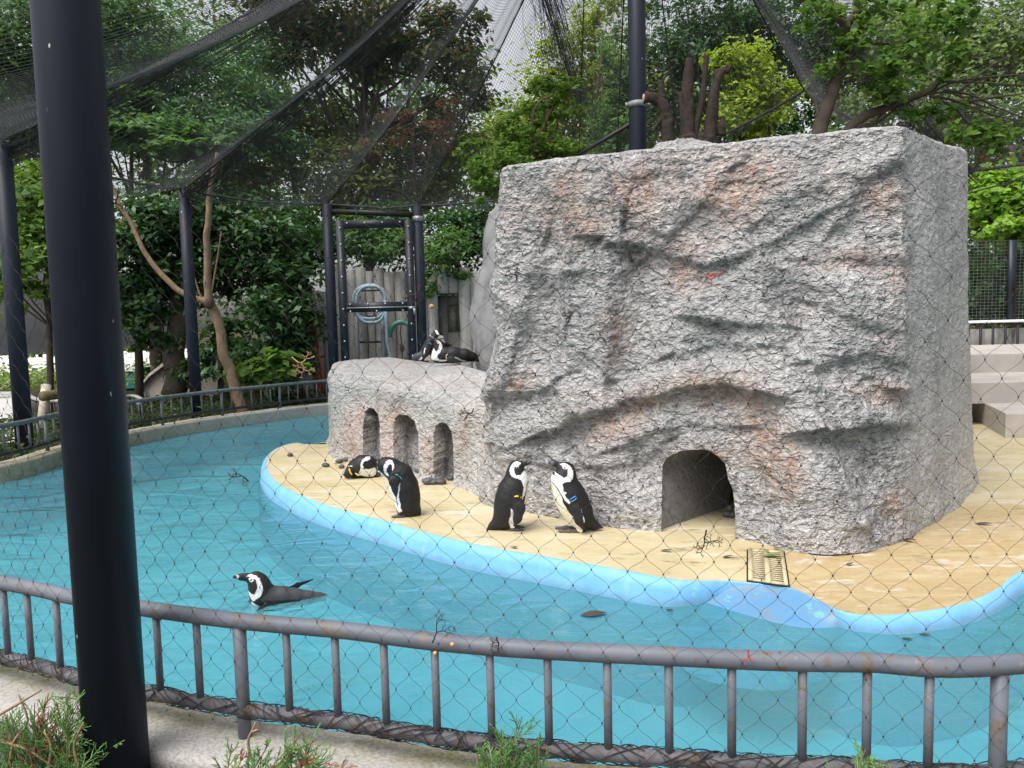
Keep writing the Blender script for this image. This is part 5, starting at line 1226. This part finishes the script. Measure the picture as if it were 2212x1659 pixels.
penguin('standing penguin facing left with a blue flipper band, right one of the facing pair', C4, 1, (1690, 1380), (u, v_, ISL),
    [(1478, 385, 112), (1468, 455, 142), (1430, 545, 180), (1455, 660, 198), (1515, 800, 240), (1580, 950, 244), (1665, 1100, 216), (1712, 1190, 170)],
    [(1760, 1215, 125), (1900, 1285, 66), (2030, 1328, 14)], [[(1670, 1200, 80, -70), (1690, 1345, 44, -72)], [(1640, 1190, 80, 75), (1640, 1320, 44, 80)]],
    [[(1698, 1362, 32, -72), (1500, 1362, 30, -78), (1350, 1366, 18, -84)], [(1640, 1362, 34, 95), (1440, 1358, 30, 100), (1290, 1362, 18, 105)]],
    [(1585, 850, 66, 205), (1622, 1000, 76, 232), (1672, 1150, 72, 245), (1725, 1268, 30, 250)], [(1385, 330, 56), (1290, 292, 40), (1215, 278, 18)],
    [(WHITE, [(1375, 300), (1420, 280), (1480, 288), (1540, 325), (1580, 390), (1588, 450), (1572, 520), (1530, 555), (1440, 562), (1410, 590), (1425, 650), (1430, 700), (1475, 715), (1450, 740), (1460, 780), (1500, 820), (1545, 872), (1510, 888), (1460, 850), (1420, 790), (1380, 720), (1330, 640), (1285, 590), (1225, 560), (1215, 520), (1250, 460), (1300, 470), (1290, 410), (1330, 435), (1400, 470), (1440, 490), (1480, 480), (1505, 440), (1500, 350), (1460, 368), (1420, 352), (1410, 320)]),
     (CREAM, [(1225, 570), (1290, 612), (1345, 690), (1400, 790), (1420, 880), (1480, 980), (1540, 1070), (1600, 1110), (1650, 1190), (1735, 1290), (1700, 1385), (1640, 1350), (1600, 1300), (1500, 1260), (1430, 1170), (1360, 1050), (1290, 930), (1240, 800), (1215, 650)]),
     (PINK, [(1415, 305), (1450, 312), (1480, 345), (1450, 365), (1425, 345)]), (CREAM, [(1704, 905), (1722, 1000), (1752, 1175), (1740, 1170), (1712, 1030), (1698, 950)], 1), ((.10, .10, .105), [(1210, 250), (1290, 255), (1280, 320), (1220, 300)], 3)],
    [(BLU, [(1524, 832), (1560, 802), (1622, 770)], 12), ((.06, .25, .36), [(1542, 856), (1590, 834), (1632, 800)], 10)], [(1448, 342, 10)])
u, v_ = vpx(C3, 1330, 1518)
penguin('stooping penguin preening its breast with a teal flipper band', C3, 1, (1330, 1505), (u, v_, ISL),
    [(1105, 545, 96), (1070, 425, 158), (1190, 470, 178), (1350, 640, 255), (1425, 880, 284), (1475, 1090, 264), (1510, 1280, 230), (1560, 1390, 165)],
    [(1600, 1380, 125), (1660, 1440, 80), (1690, 1492, 36)], [[(1350, 1300, 95, -80), (1345, 1460, 58, -90)], [(1440, 1320, 90, 100), (1430, 1450, 52, 110)]],
    [[(1380, 1476, 36, -90), (1280, 1478, 34, -95), (1160, 1480, 18, -105)], [(1480, 1476, 38, 110), (1400, 1478, 30, 110), (1330, 1486, 16, 110)]],
    [(1245, 600, 92, 225), (1225, 730, 96, 262), (1275, 870, 34, 285)], [(1110, 600, 44), (1150, 640, 22)],
    [(WHITE, [(1150, 283), (1205, 310), (1238, 380), (1238, 455), (1200, 510), (1200, 400), (1170, 368), (1130, 390), (1085, 470), (1078, 530), (1120, 580), (1122, 625), (1070, 612), (1040, 560), (1018, 490), (1035, 400), (1080, 320)]),
     (WHITE, [(895, 430), (920, 540), (975, 625), (940, 600), (880, 500)]),
     (WHITE, [(1020, 645), (1085, 672), (1140, 800), (1190, 950), (1245, 1060), (1262, 1160), (1282, 1290), (1262, 1335), (1200, 1220), (1140, 1050), (1080, 900), (1020, 740)]),
     (WHITE, [(1290, 690), (1345, 760), (1332, 900), (1312, 1030), (1322, 1120), (1342, 1200), (1345, 1300), (1380, 1350), (1300, 1395), (1262, 1330), (1290, 1250), (1270, 1130), (1278, 1040), (1302, 960), (1297, 860), (1280, 800)])],
    [(TEA, [(1262, 576), (1310, 590), (1350, 630), (1385, 682)], 11)], [])
u, v_ = vpx(C3, 600, 725)
penguin('penguin lying on its belly beside the nest niches with yellow flipper bands', C3, 1, (600, 725), (u, v_, ISL),
    [(705, 400, 122), (715, 470, 128), (715, 585, 140), (570, 495, 226), (420, 545, 178), (320, 610, 110)], [(300, 620, 90), (190, 650, 26)], (), [[(250, 690, 30, -60), (170, 640, 12, -60)]],
    [(345, 510, 60, 175), (312, 610, 84, 200), (360, 670, 30, 190)], [(780, 385, 44), (818, 372, 30), (838, 372, 18)],
    [(WHITE, [(735, 335), (738, 288), (660, 280), (595, 325), (562, 400), (556, 500), (520, 585), (484, 668), (430, 600), (440, 585), (500, 620), (600, 515), (830, 505), (855, 570), (845, 650), (790, 692), (700, 696), (600, 676), (540, 645), (484, 668)]),
     (BLACK, [(596, 425), (630, 360), (660, 345), (700, 350), (735, 330), (840, 370), (850, 450), (800, 510), (720, 528), (640, 505)]), (WHITE, [(660, 342), (690, 345), (688, 372), (662, 374)]),
     (WHITE, [(280, 462), (385, 440), (378, 485), (310, 495)]), ((.3, .3, .29), [(770, 330), (810, 320), (812, 385), (780, 380)], 3)],
    [(YEL, [(328, 492), (345, 560), (380, 615)], 15), (YEL, [(868, 412), (888, 450), (878, 520)], 14)], [(674, 358, 11)], turn=.15,
    far_flip=[(800, 470, 40, 60), (868, 500, 46, 70), (885, 575, 28, 70)])
u, v_ = vpx(C5, 800, 922)
penguin('penguin swimming to the left in the blue pool behind the railing', C5, 1, (800, 880), (u, v_, WATER),
    [(630, 385, 130), (668, 440, 150), (700, 520, 178), (725, 640, 200), (740, 770, 200), (900, 810, 205), (1120, 825, 195), (1350, 865, 165), (1600, 895, 118), (1800, 912, 74), (1935, 905, 38)], (), (), [[(1700, 930, 40, -60), (1920, 960, 26, -60)]],
    (), [(470, 335, 84), (370, 318, 58), (250, 300, 30)],
    [(WHITE, [(462, 335), (490, 290), (560, 270), (650, 298), (705, 350), (745, 450), (765, 520), (745, 620), (690, 690), (620, 745), (565, 775), (510, 690), (490, 585), (550, 638), (600, 630), (650, 560), (666, 490), (652, 420), (638, 345), (592, 352), (560, 318), (500, 308)]),
     (WHITE, [(515, 340), (545, 325), (590, 345), (595, 385), (560, 405), (528, 395)]), ((.45, .45, .45), [(298, 262), (350, 280), (330, 330), (318, 370), (282, 350), (300, 310)], 3),
     (WHITE, [(540, 780), (700, 900), (900, 935), (1480, 985), (1480, 1100), (500, 1100)]), (GREY, [(900, 560), (1300, 640), (1960, 800), (1960, 900), (1500, 870), (1000, 800), (760, 820), (700, 740), (830, 650)])],
    (), [(553, 366, 18)], lat=.9,
    extra=[([(1150, 790, 60, 190), (1420, 745, 52, 380), (1740, 725, 16, 560)], .3, 1), ([(840, 880, 70, -190), (700, 925, 74, -330), (520, 960, 36, -560)], .3, 1)])
u, v_ = vpx(C7, 1100, 1290)
GZ = 1.235
penguin('penguin lying on the rock shelf with its neck stretched up and a pale flipper band', C7, 1, (1100, 1290), (u, v_, GZ),
    [(862, 722, 92), (895, 790, 100), (890, 880, 120), (835, 1040, 142), (850, 1130, 150), (1050, 1085, 195), (1300, 1088, 200), (1600, 1115, 172), (1800, 1160, 122)], [(1800, 1160, 115), (1950, 1225, 60), (2060, 1262, 22)], (), (),
    [(1180, 1110, 88, 170), (1230, 1220, 84, 200), (1500, 1272, 24, 230)], [(800, 665, 46), (755, 620, 34), (715, 585, 20)],
    [(WHITE, [(670, 1150), (690, 1080), (755, 895), (800, 970), (830, 992), (880, 930), (925, 770), (870, 772), (838, 690), (890, 685), (960, 750), (1000, 830), (985, 900), (930, 1000), (860, 1080), (848, 1150), (920, 1205), (1000, 1218), (1130, 1208), (1100, 1240), (1000, 1262), (900, 1252), (800, 1225), (730, 1215), (680, 1215)]),
     (WHITE, [(1295, 1130), (1400, 1160), (1500, 1230), (1600, 1250), (1700, 1310), (1560, 1310), (1540, 1275), (1320, 1245)]), (PINK, [(845, 690), (895, 690), (920, 760), (870, 770)]), ((.15, .15, .15), [(690, 560), (760, 560), (780, 620), (720, 640)], 3)],
    [((.72, .66, .30), [(1130, 1060), (1090, 1100), (1092, 1150), (1105, 1190)], 12)], [(868, 712, 12)])
u, v_ = vpx(C7, 560, 1245)
penguin('penguin bending over its mate on the rock shelf with a blue flipper band', C7, 1, (560, 1235), (u, v_ - 1.5, GZ + .01),
    [(985, 655, 62), (865, 545, 112), (760, 640, 108), (650, 790, 132), (590, 960, 165), (540, 1100, 150), (470, 1150, 120)], [(420, 1130, 120), (300, 1150, 100), (190, 1185, 50)], [[(560, 1120, 120, -50), (560, 1215, 50, -60)]], [[(560, 1225, 24, -60), (640, 1230, 14, -70)]],
    [(630, 850, 82, 140), (570, 1000, 78, 165), (490, 1180, 30, 180)], [(985, 700, 52), (1030, 750, 28)],
    [(WHITE, [(808, 425), (860, 440), (925, 560), (860, 562), (818, 490)]), (WHITE, [(845, 655), (930, 565), (1000, 585), (1040, 640), (960, 650), (900, 695)]), ((.55, .55, .53), [(950, 680), (1040, 665), (1080, 780), (980, 740)], 'any'), (WHITE, [(650, 515), (690, 590), (660, 590)]),
     (CREAM, [(500, 1190), (640, 1080), (700, 1240), (490, 1245)]), (WHITE, [(320, 1230), (430, 1125), (435, 1195), (380, 1235)]), (WHITE, [(515, 885), (535, 900), (500, 1040), (470, 1110), (480, 1000)], 1), (GREY, [(150, 1100), (430, 940), (440, 1120), (330, 1230), (150, 1240)])],
    [(BLU, [(640, 770), (670, 790), (708, 815)], 17)], [],
    extra=[([(900, 900, 90, 120), (1080, 850, 80, 200), (1240, 865, 24, 230)], .6, 1)])

# ------------------------------------------------------------ nets
# near net: wide diamond mesh of thin twine rising from the bottom rail
net = thing('near_net', 'wide diamond mesh twine net rising from the near railing', 'net', loc=(0, 2.7, .3))
na_ = near_pts[(npx[:, 0] > -260) & (npx[:, 0] < 2500)]
ncv = np.column_stack((na_[:, 0], na_[:, 1])); Ln = np.concatenate(([0], np.cumsum(np.linalg.norm(np.diff(ncv, axis=0), axis=1))))
def net_pt(s, z):
    x = np.interp(s, Ln, ncv[:, 0]); y = np.interp(s, Ln, ncv[:, 1])
    q = np.column_stack((s * 1.3, z * 1.1, 0 * s))
    y = y - 0.035 + 0.06 * fbm(q * .8 + 3, 2) * np.clip((z - .3), 0, 1) - 0.10 * np.clip(z - .64, 0, 3)
    dx = .028 * vnoise(q * 1.9 + 11); dz = .03 * vnoise(q * 1.6 + 31) - .012
    return np.column_stack((x + dx, y, z + dz))
CW, CH = .105, .116; nc = int(Ln[-1] / CW); ZN = 3.9; nrws = int((ZN - .30) / CH)
knots = []; sgn = np.linspace(0, 1, 9)
for dirn in (1, -1):
    for c0 in range(-nrws if dirn > 0 else 0, nc if dirn > 0 else nc + nrws):
        ss, zz_ = [], []
        for r_ in range(nrws):
            s0 = (c0 + dirn * r_ * .5 * 2 * .5) * CW
            s1 = s0 + dirn * .5 * CW
            tt = sgn[:-1]
            # a slack S between knots
            ss.append(s0 + (s1 - s0) * (tt - .10 * np.sin(2 * np.pi * tt))); zz_.append(.30 + (r_ + tt - .0 * tt) * CH * .5)
        ss = np.concatenate(ss); zz_ = np.concatenate(zz_); ok = (ss >= 0) & (ss <= Ln[-1])
        if ok.sum() < 8: continue
        p = net_pt(ss[ok], zz_[ok])
        MB().tube(p, .00065, 3, False).build('twine', M_NETCORD, net, True)
        if dirn > 0: knots.append(p[::8])
knots = np.concatenate(knots); mb = MB()
b0 = MB().ball((0, 0, 0), 1, 5, 3); bv = np.concatenate(b0.v); bq = np.concatenate(b0.q) if b0.q else np.zeros((0, 4), int); bt = np.concatenate(b0.t); nv_ = len(bv)
g = G_(8); kr = g.uniform(.0022, .0032, len(knots))
kv = (bv[None] * kr[:, None, None] * np.array((1.25, 1, .9)) + knots[:, None]).reshape(-1, 3); off = (np.arange(len(knots)) * nv_)[:, None, None]
mb.add(kv, (bq[None] + off).reshape(-1, 4), (bt[None] + off).reshape(-1, 3)); mb.build('knots', M_CORD, net, True, kind='stuff')
print('net knots', len(knots))

# overhead net: fine black mesh hung from ropes between the poles and the mast head
ov = thing('overhead_net', 'fine black mesh net draped from the mast over the whole pool', 'net', loc=(3, 10, 4))
APEX = np.array((MAST[0], MAST[1] + .05, 8.55))
ring = [np.array((-7.6, 5.0, 4.2)), np.array((PL[0], PL[1], 4.2)), np.array((P4[0], P4[1], 4.14)), np.array((GA[0], GA[1], 4.1)), np.array((GB[0], GB[1], 4.02)),
        D(1330, 380, 14.5), D(1738, 196, 11.8), D(2100, 368, 10.5), np.array((8.6, 8.2, 3.9)), np.array((9.2, 5.2, 4.0))]
M_OVER = plain('sky lit net thread', (0.085, 0.088, 0.092), 0.6, 0.2, 10); M_FOLD = plain('black net thread', (0.030, 0.031, 0.034), 0.6, 0.2, 10)  # panel thread paler than the folds: sky light put into its colour
def rope(a, b, n=40, sag=.18):
    tt = np.linspace(0, 1, n)[:, None]; p = a * (1 - tt) + b * tt; p[:, 2] -= (sag * 4 * tt * (1 - tt))[:, 0] * np.linalg.norm(b - a) * .1; return p
ropes = [rope(a, APEX, 40, .30) for a in ring]
for a, p in zip(ring, ropes): MB().tube(p, .012, 5).build('rope', M_CORD, ov, True)
edge_ = []
for a, b in zip(ring[:-1], ring[1:]):
    p = rope(a, b, 30, .35); edge_.append(p); q_ = p + fbm(p * 7, 2)[:, None] * .02; MB().tube(q_, .022, 5).build('edge_rope', M_CORD, ov, True)
def panel(r0, r1, edge, cell, th, seed, belly=.5):
    """threads of one net panel between two ropes: lines run both ways"""
    g = G_(seed); mb = MB(); W = np.linalg.norm(edge[0] - edge[-1]); n_len = int(np.linalg.norm(r0[0] - r0[-1]) / cell); n_w = int(W / cell)
    def surf(a, w):            # a along the ropes 0..1, w across 0..1
        x = np.linspace(0, 1, 40); p0 = np.stack([np.interp(a, x, r0[:, k]) for k in range(3)], -1); p1 = np.stack([np.interp(a, x, r1[:, k]) for k in range(3)], -1)
        xe = np.linspace(0, 1, 30); pe = np.stack([np.interp(w, xe, edge[:, k]) for k in range(3)], -1); lin = edge[0] * (1 - w)[:, None] + edge[-1] * w[:, None]
        p = p0 * (1 - w)[:, None] + p1 * w[:, None] + (pe - lin) * ((1 - a) ** 2)[:, None]
        p[:, 2] -= belly * np.sin(np.pi * w) * np.sin(np.pi * np.clip(a * .9 + .1, 0, 1)) * W * .16
        return p + (fbm(p * .9 + seed, 2) * .06)[:, None]
    tt = np.linspace(0, 1, 40)
    for w in np.linspace(0, 1, n_w): mb.tube(surf(tt, np.full(40, w) + .012 * np.sin(tt * 9 + w * 30)), th, 3, False)
    for a in np.linspace(0, .97, n_len):
        k = max(5, int(16 * (1 - a)) + 4); w = np.linspace(0, 1, k); mb.tube(surf(np.full(k, a), w), th, 3, False)
    return mb
for i in range(len(ring) - 1):
    big = i in (0, 1); 
    panel(ropes[i], ropes[i + 1], edge_[i], (.055, .058, .052, .05, .05)[i] if i < 5 else .055, (.0028 if i < 2 else .0025) if i < 4 else .0026, 50 + i, 1.0 if i != 3 else .6).build('net_panel', M_OVER, ov, kind='stuff')
# gathered folds hanging along some of the ropes
def fold(p, drop, n, seed, w=.16):
    g = G_(seed); mb = MB(); N = len(p); s = np.linspace(0, 1, N)
    for k in range(n):
        o_ = g.normal(size=2) * w * .5; dz = g.uniform(0, drop); q_ = p.copy()
        q_[:, 0] += o_[0] * (.6 + .4 * np.sin(s * 7 + k)); q_[:, 1] += o_[1]; q_[:, 2] -= dz * (.7 + .3 * np.sin(s * 5 + k * .7)) + .02
        mb.tube(q_, .0035, 3, False)
    for k in range(N * 6):
        i = g.integers(0, N - 1); a = p[i] + (p[i + 1] - p[i]) * g.random(); b = a + np.array((g.normal() * w * .6, g.normal() * w * .6, -drop * g.uniform(.4, 1.05))); mb.tube([a, (a + b) / 2 + g.normal(size=3) * .02, b], .0025, 3, False)
    return mb
fold(ropes[1], .42, 60, 1).build('net_fold', M_FOLD, ov, kind='stuff')
fold(ropes[2], .45, 66, 2).build('net_fold', M_FOLD, ov, kind='stuff')
fold(rope(ring[5] + np.array((-.6, 0, 1.4)), APEX + np.array((-1.6, .4, -.4))), .5, 90, 3, .42).build('net_fold', M_FOLD, ov, kind='stuff')
fold(ropes[7], .3, 50, 4).build('net_fold', M_FOLD, ov, kind='stuff')
for a, b in ((D(1470, 330, 10.8), APEX), (ring[4], ring[5]), (D(1250, 345, 13.0), APEX + np.array((-.5, .2, -.3))), (D(2083, 372, 8.5), D(2400, 330, 8.5)), (D(2083, 420, 9), D(2330, 350, 9))):
    MB().tube(rope(np.asarray(a), np.asarray(b), 30, .05), .009, 5).build('rope', M_CORD, ov, True)

# ------------------------------------------------------------ small things
# drain grate let into the island floor
gp = [VI(1616, 1189), VI(1692, 1193), VI(1703, 1268), VI(1616, 1256)]
A_, B_, C_, D_ = [np.array((p[0], p[1])) for p in gp]
bil = lambda s, t: (A_ * (1 - s) + B_ * s) * (1 - t) + (D_ * (1 - s) + C_ * s) * t
grate = thing('drain_grate', 'cream slotted drain cover let into the yellow island floor', 'drain cover', loc=(1.5, 4.3, ISL))
M_GRATE = plain('cream drain plastic', (0.48, 0.405, 0.255), .5, .08, 9)
M_SLOT = plain('dark slot shade', (0.008, 0.006, 0.004), .9)
def quadslab(name, c4, z0, z1, mat, par):
    c4 = np.array(c4); mb = MB(); lo = row(c4, z0); hi = row(c4, z1); mb.add(np.vstack((lo, hi)), [(3, 2, 1, 0), (4, 5, 6, 7), (0, 1, 5, 4), (1, 2, 6, 5), (2, 3, 7, 6), (3, 0, 4, 7)]); return mb.build(name, mat, par)
GZI = gp[2][2]; ISL0 = ISL
def quadslab(name, c4, z0, z1, mat, par):
    c4 = np.array(c4); mb = MB(); dz = isl_z(c4[:, 0], c4[:, 1]) - ISL; lo = row(c4, z0 + dz); hi = row(c4, z1 + dz); mb.add(np.vstack((lo, hi)), [(3, 2, 1, 0), (4, 5, 6, 7), (0, 1, 5, 4), (1, 2, 6, 5), (2, 3, 7, 6), (3, 0, 4, 7)]); return mb.build(name, mat, par)
quadslab('slot_shade', [bil(-.04, -.02), bil(1.04, -.02), bil(1.04, 1.02), bil(-.04, 1.02)], ISL + .001, ISL + .004, M_SLOT, grate)  # dark sheet on the floor, its colour stands for shade in the slots
ncell = 15; zt_ = ISL + .016
for s0, s1 in ((0, .12), (.44, .58), (.90, 1.0)): quadslab('frame_bar', [bil(s0, 0), bil(s1, 0), bil(s1, 1), bil(s0, 1)], ISL + .005, zt_, M_GRATE, grate)
for s0, s1 in ((.12, .44), (.58, .90)):
    for j in range(ncell + 1):
        t0 = 0 if j == 0 else .06 + (j - .5) * .88 / ncell + .020; t1 = 1 if j == ncell else .06 + (j + .5) * .88 / ncell - .020
        quadslab('slat', [bil(s0, t0), bil(s1, t0), bil(s1, t1), bil(s0, t1)], ISL + .005, zt_ - .0015, M_GRATE, grate)
def leaf_obj(label, p, ln, ang, mat, wd=.36, lift=.006, group='fallen leaves on the island'):
    n_ = 9; s = np.linspace(0, 1, n_); wv = np.sin(np.pi * s ** .85) * wd * ln / 2; ca, sa = math.cos(ang), math.sin(ang); mb = MB()
    rws = []
    for side, zz0 in ((-1, .010), (0, 0), (1, .010)):
        x = (s - .5) * ln; y_ = side * wv; rws.append(np.column_stack((p[0] + x * ca - y_ * sa, p[1] + x * sa + y_ * ca, p[2] + lift + zz0 * ln * 6 * abs(side) * np.sin(np.pi * s) + .01 * s * s)))
    rings(mb, rws, False); return tag(mb.build('fallen_leaf', mat, None, True), label, 'leaf', group)
M_LEAFG = plain('green leaf', (0.13, 0.20, 0.045), .45, .2, 30); M_LEAFD = plain('dark dead leaf', (0.05, 0.042, 0.03), .8, .3, 30)
leaf_obj('single green leaf lying on the drain cover', VI(1669, 1208) + np.array((0, 0, .016)), .13, -.1, M_LEAFG)
for (u, v, s, lab) in ((1440, 1232 - 40, .07, 'dark dead leaf left of the drain cover near the rim'), (1648 + 33, 1187, .06, 'dead leaf against the foot of the rock above the drain cover'), (1836, 1231 - 10, .05, 'small dark leaf on the yellow floor right of the drain cover'), (1960, 1168, .10, 'dead leaf at the foot of the rock below its right face'), (1572, 1205, .06, 'dark dead leaf between the cave mouth and the drain cover'), (2125, 1134, .10, 'dark leaf far right on the yellow floor'), (1111, 1193 - 8, .06, 'greenish leaf in front of the facing penguins'), (725, 1003, .05, 'dark scrap beside the pebbles left of the niches')):
    leaf_obj(lab, VI(u, v), s * 1.2, random.uniform(-1, 1), M_LEAFD)
# floating leaves and debris
t_ = leaf_obj('dark clump of leaves floating below the surface right of the swimming penguin', V(1283, 1337, -.02), .16, .1, M_LEAFD, .5, .024, 'leaves floating in the pool')
for u, v, lab in ((1447, 1292 + 28, 'leaf floating beside the ramp'), (1600, 1283, 'brown leaf floating close to the drain cover'), (1960, 1383, 'leaf floating under the right end of the island'), (1998, 1374, 'olive leaf floating right of another under the island'), (760, 1078 + 8, 'small leaf floating beside the island tip')):
    leaf_obj(lab, V(u, v, 0), .06, random.uniform(-1, 1), M_LEAFD, .5, .004, 'leaves floating in the pool')
# pebbles at the niches
M_PEB = plain('dark pebble', (0.075, 0.08, 0.085), .55, .35, 25, .2)
peb = [(627, 983, 7, 5, 'small dark pebble alone near the island tip'), (704, 1005, 8, 6, 'dark pebble lying before the left corner of the low shelf'), (733, 997, 9, 6, 'pebble left of the lying penguin, rear one'), (748, 993, 10, 6, 'pebble behind the lying penguin at the shelf foot'), (738, 1008, 7, 6, 'pebble beside the flipper of the lying penguin'), (819, 993, 12, 11, 'large pebble at the foot of the first niche'), (815, 1026, 8, 6, 'pebble between the lying and the preening penguin'), (895, 1010, 12, 9, 'pebble inside the second niche'), (902, 1018, 8, 5, 'pebble behind the back of the preening penguin'), (925, 1040, 15, 10, 'large pebble before the third niche, left one'), (938, 1041, 14, 8, 'pebble before the third niche, middle one'), (952, 1041, 12, 8, 'pebble before the third niche, right one'), (973, 1034, 8, 6, 'pebble in the right corner of the third niche'),
       (1571, 1112, 9, 9, 'grey stone inside the cave, left one'), (1584, 1113, 9, 10, 'grey stone inside the cave, right one'), (1575, 1094, 8, 7, 'grey stone inside the cave on top of the others')]
for i, (u, v, rx, ry, lab) in enumerate(peb):
    p = V(u, v + ry * .6, ISL); k = p[1] / F
    if i == 15: p = V(1577, 1119, ISL); p[2] += .06
    mb = MB(); mb.ball(p + np.array((0, 0, ry * k * .75)), (rx * k, rx * k * .8, ry * k * .8), 12, 8, lump=.10, seed=i)
    tag(mb.build('pebble', M_PEB, None, True), lab, 'pebble', 'dark pebbles round the nests')
# vine tendrils caught in the near net
M_TEN = plain('dark dry tendril', (0.045, 0.022, 0.024), .7, .3, 30); M_TENR = plain('red dry tendril', (0.42, 0.085, 0.06), .6, .25, 30); M_TENT = plain('tan dry tendril', (0.46, 0.28, 0.14), .7, .25, 30)
M_BERRY = plain('tan berry', (0.55, 0.34, 0.16), .5, .15, 30)
def net_at(u, v):
    k = int(np.argmin(np.abs(npx[:, 0] - u))); yv = near_pts[k, 1]
    for _ in range(3):
        p = D(u, v, yv); yv = near_pts[int(np.argmin(np.abs(near_pts[:, 0] - p[0]))), 1] - .05 - .10 * max(0, p[2] - .64)
    return D(u, v, yv)
def tendril(label, u, v, size, ang, mat, seed, forks=4, berry=()):
    g = G_(seed); c = net_at(u, v); k = c[1] / F; mb = MB()
    def grow(p, a, ln, r, d):
        pts = [p]; aa = a
        for s in range(3): aa += g.normal() * .35; p = p + np.array((math.cos(aa) * ln / 3, g.normal() * ln * .06, math.sin(aa) * ln / 3)); pts.append(p)
        mb.tube(spline(np.array(pts), 7), np.linspace(r, r * .75, 7), 4)
        if d > 0:
            for s in (-1, 1): grow(p, aa + s * g.uniform(.4, 1.0), ln * g.uniform(.55, .8), r * .75, d - 1)
            if g.random() < .5: grow(pts[2], aa - g.choice([-1, 1]) * 1.1, ln * .5, r * .6, d - 1)
    L_ = size * k; grow(c - np.array((math.cos(ang), 0, math.sin(ang))) * L_ * .8, ang, L_ * .7, .0026, forks - 1)
    o = tag(mb.build('tendril', mat, None, True), label, 'twig', 'dry vine twigs caught in the near net')
    for bu, bv in berry: MB().ball(net_at(bu, bv), .0075, 10, 8).build('berry', M_BERRY, o, True)
    return o
tendril('pale tan dry vine twig caught in the net left of the low shelf', 648, 792, 34, -.9, M_TENT, 1, 5)
tendril('dark dry twig caught in the net beside the island tip', 522, 1022, 30, 2.2, M_TEN, 2, 4)
tendril('dark branching twig caught in the net over the top rail with a berry', 962, 1376, 40, .4, M_TEN, 3, 5, [(977, 1392), (940, 1411)])
tendril('narrow dark twig hanging in the net over the top rail, the right one of two', 1078, 1398, 30, -1.4, M_TEN, 4, 4)
tendril('dark many forked twig caught in the net before the cave floor', 1528, 1175, 40, -1.5, M_TEN, 5, 5)
tendril('red dry twig caught in the net on the front of the big rock', 1545, 600, 26, -2.4, M_TENR, 6, 4)
tendril('rusty red twig caught in the net over the right part of the top rail', 1617, 1420, 24, -1.5, M_TENR, 7, 3)
tendril('dark red twig caught in the net between the shelf and the big rock', 1030, 900, 24, -1.2, M_TEN, 8, 4)
tendril('brown twig with berries hanging in the net below the thick pole bands', 260, 440, 24, -1.3, M_TEN, 9, 4, [(254, 445), (259, 478)])
tendril('brown twig hanging in the net beside the gate latch with a pale berry', 912, 640, 30, -1.4, M_TEN, 10, 4, [(932, 662)])
tendril('thin brown twig caught in the net left of the gate', 672, 640, 24, -2.0, M_TEN, 11, 4)
tendril('faint brown twig caught in the net on the upper left of the big rock', 1118, 590, 20, 1.4, M_TEN, 12, 4)
tendril('faint dark twig caught in the net in the middle of the big rock', 1240, 690, 18, .4, M_TEN, 13, 4)

# ------------------------------------------------------------ stand each thing on its own base point
for o in [x for x in C.objects if x.type == 'EMPTY' and x.parent is None and 'placed' not in x]:
    lo_, hi_ = np.full(3, 1e9), np.full(3, -1e9)
    for ch in o.children:
        if ch.type != 'MESH': continue
        bb = np.array([np.array(c_) for c_ in ch.bound_box]) + np.array(ch.location); lo_ = np.minimum(lo_, bb.min(0)); hi_ = np.maximum(hi_, bb.max(0))
    b = Vector(((lo_[0] + hi_[0]) / 2, (lo_[1] + hi_[1]) / 2, lo_[2])); o.location = b
    for ch in o.children: ch.location = ch.location - b
    if 'base_z' in o: del o['base_z']
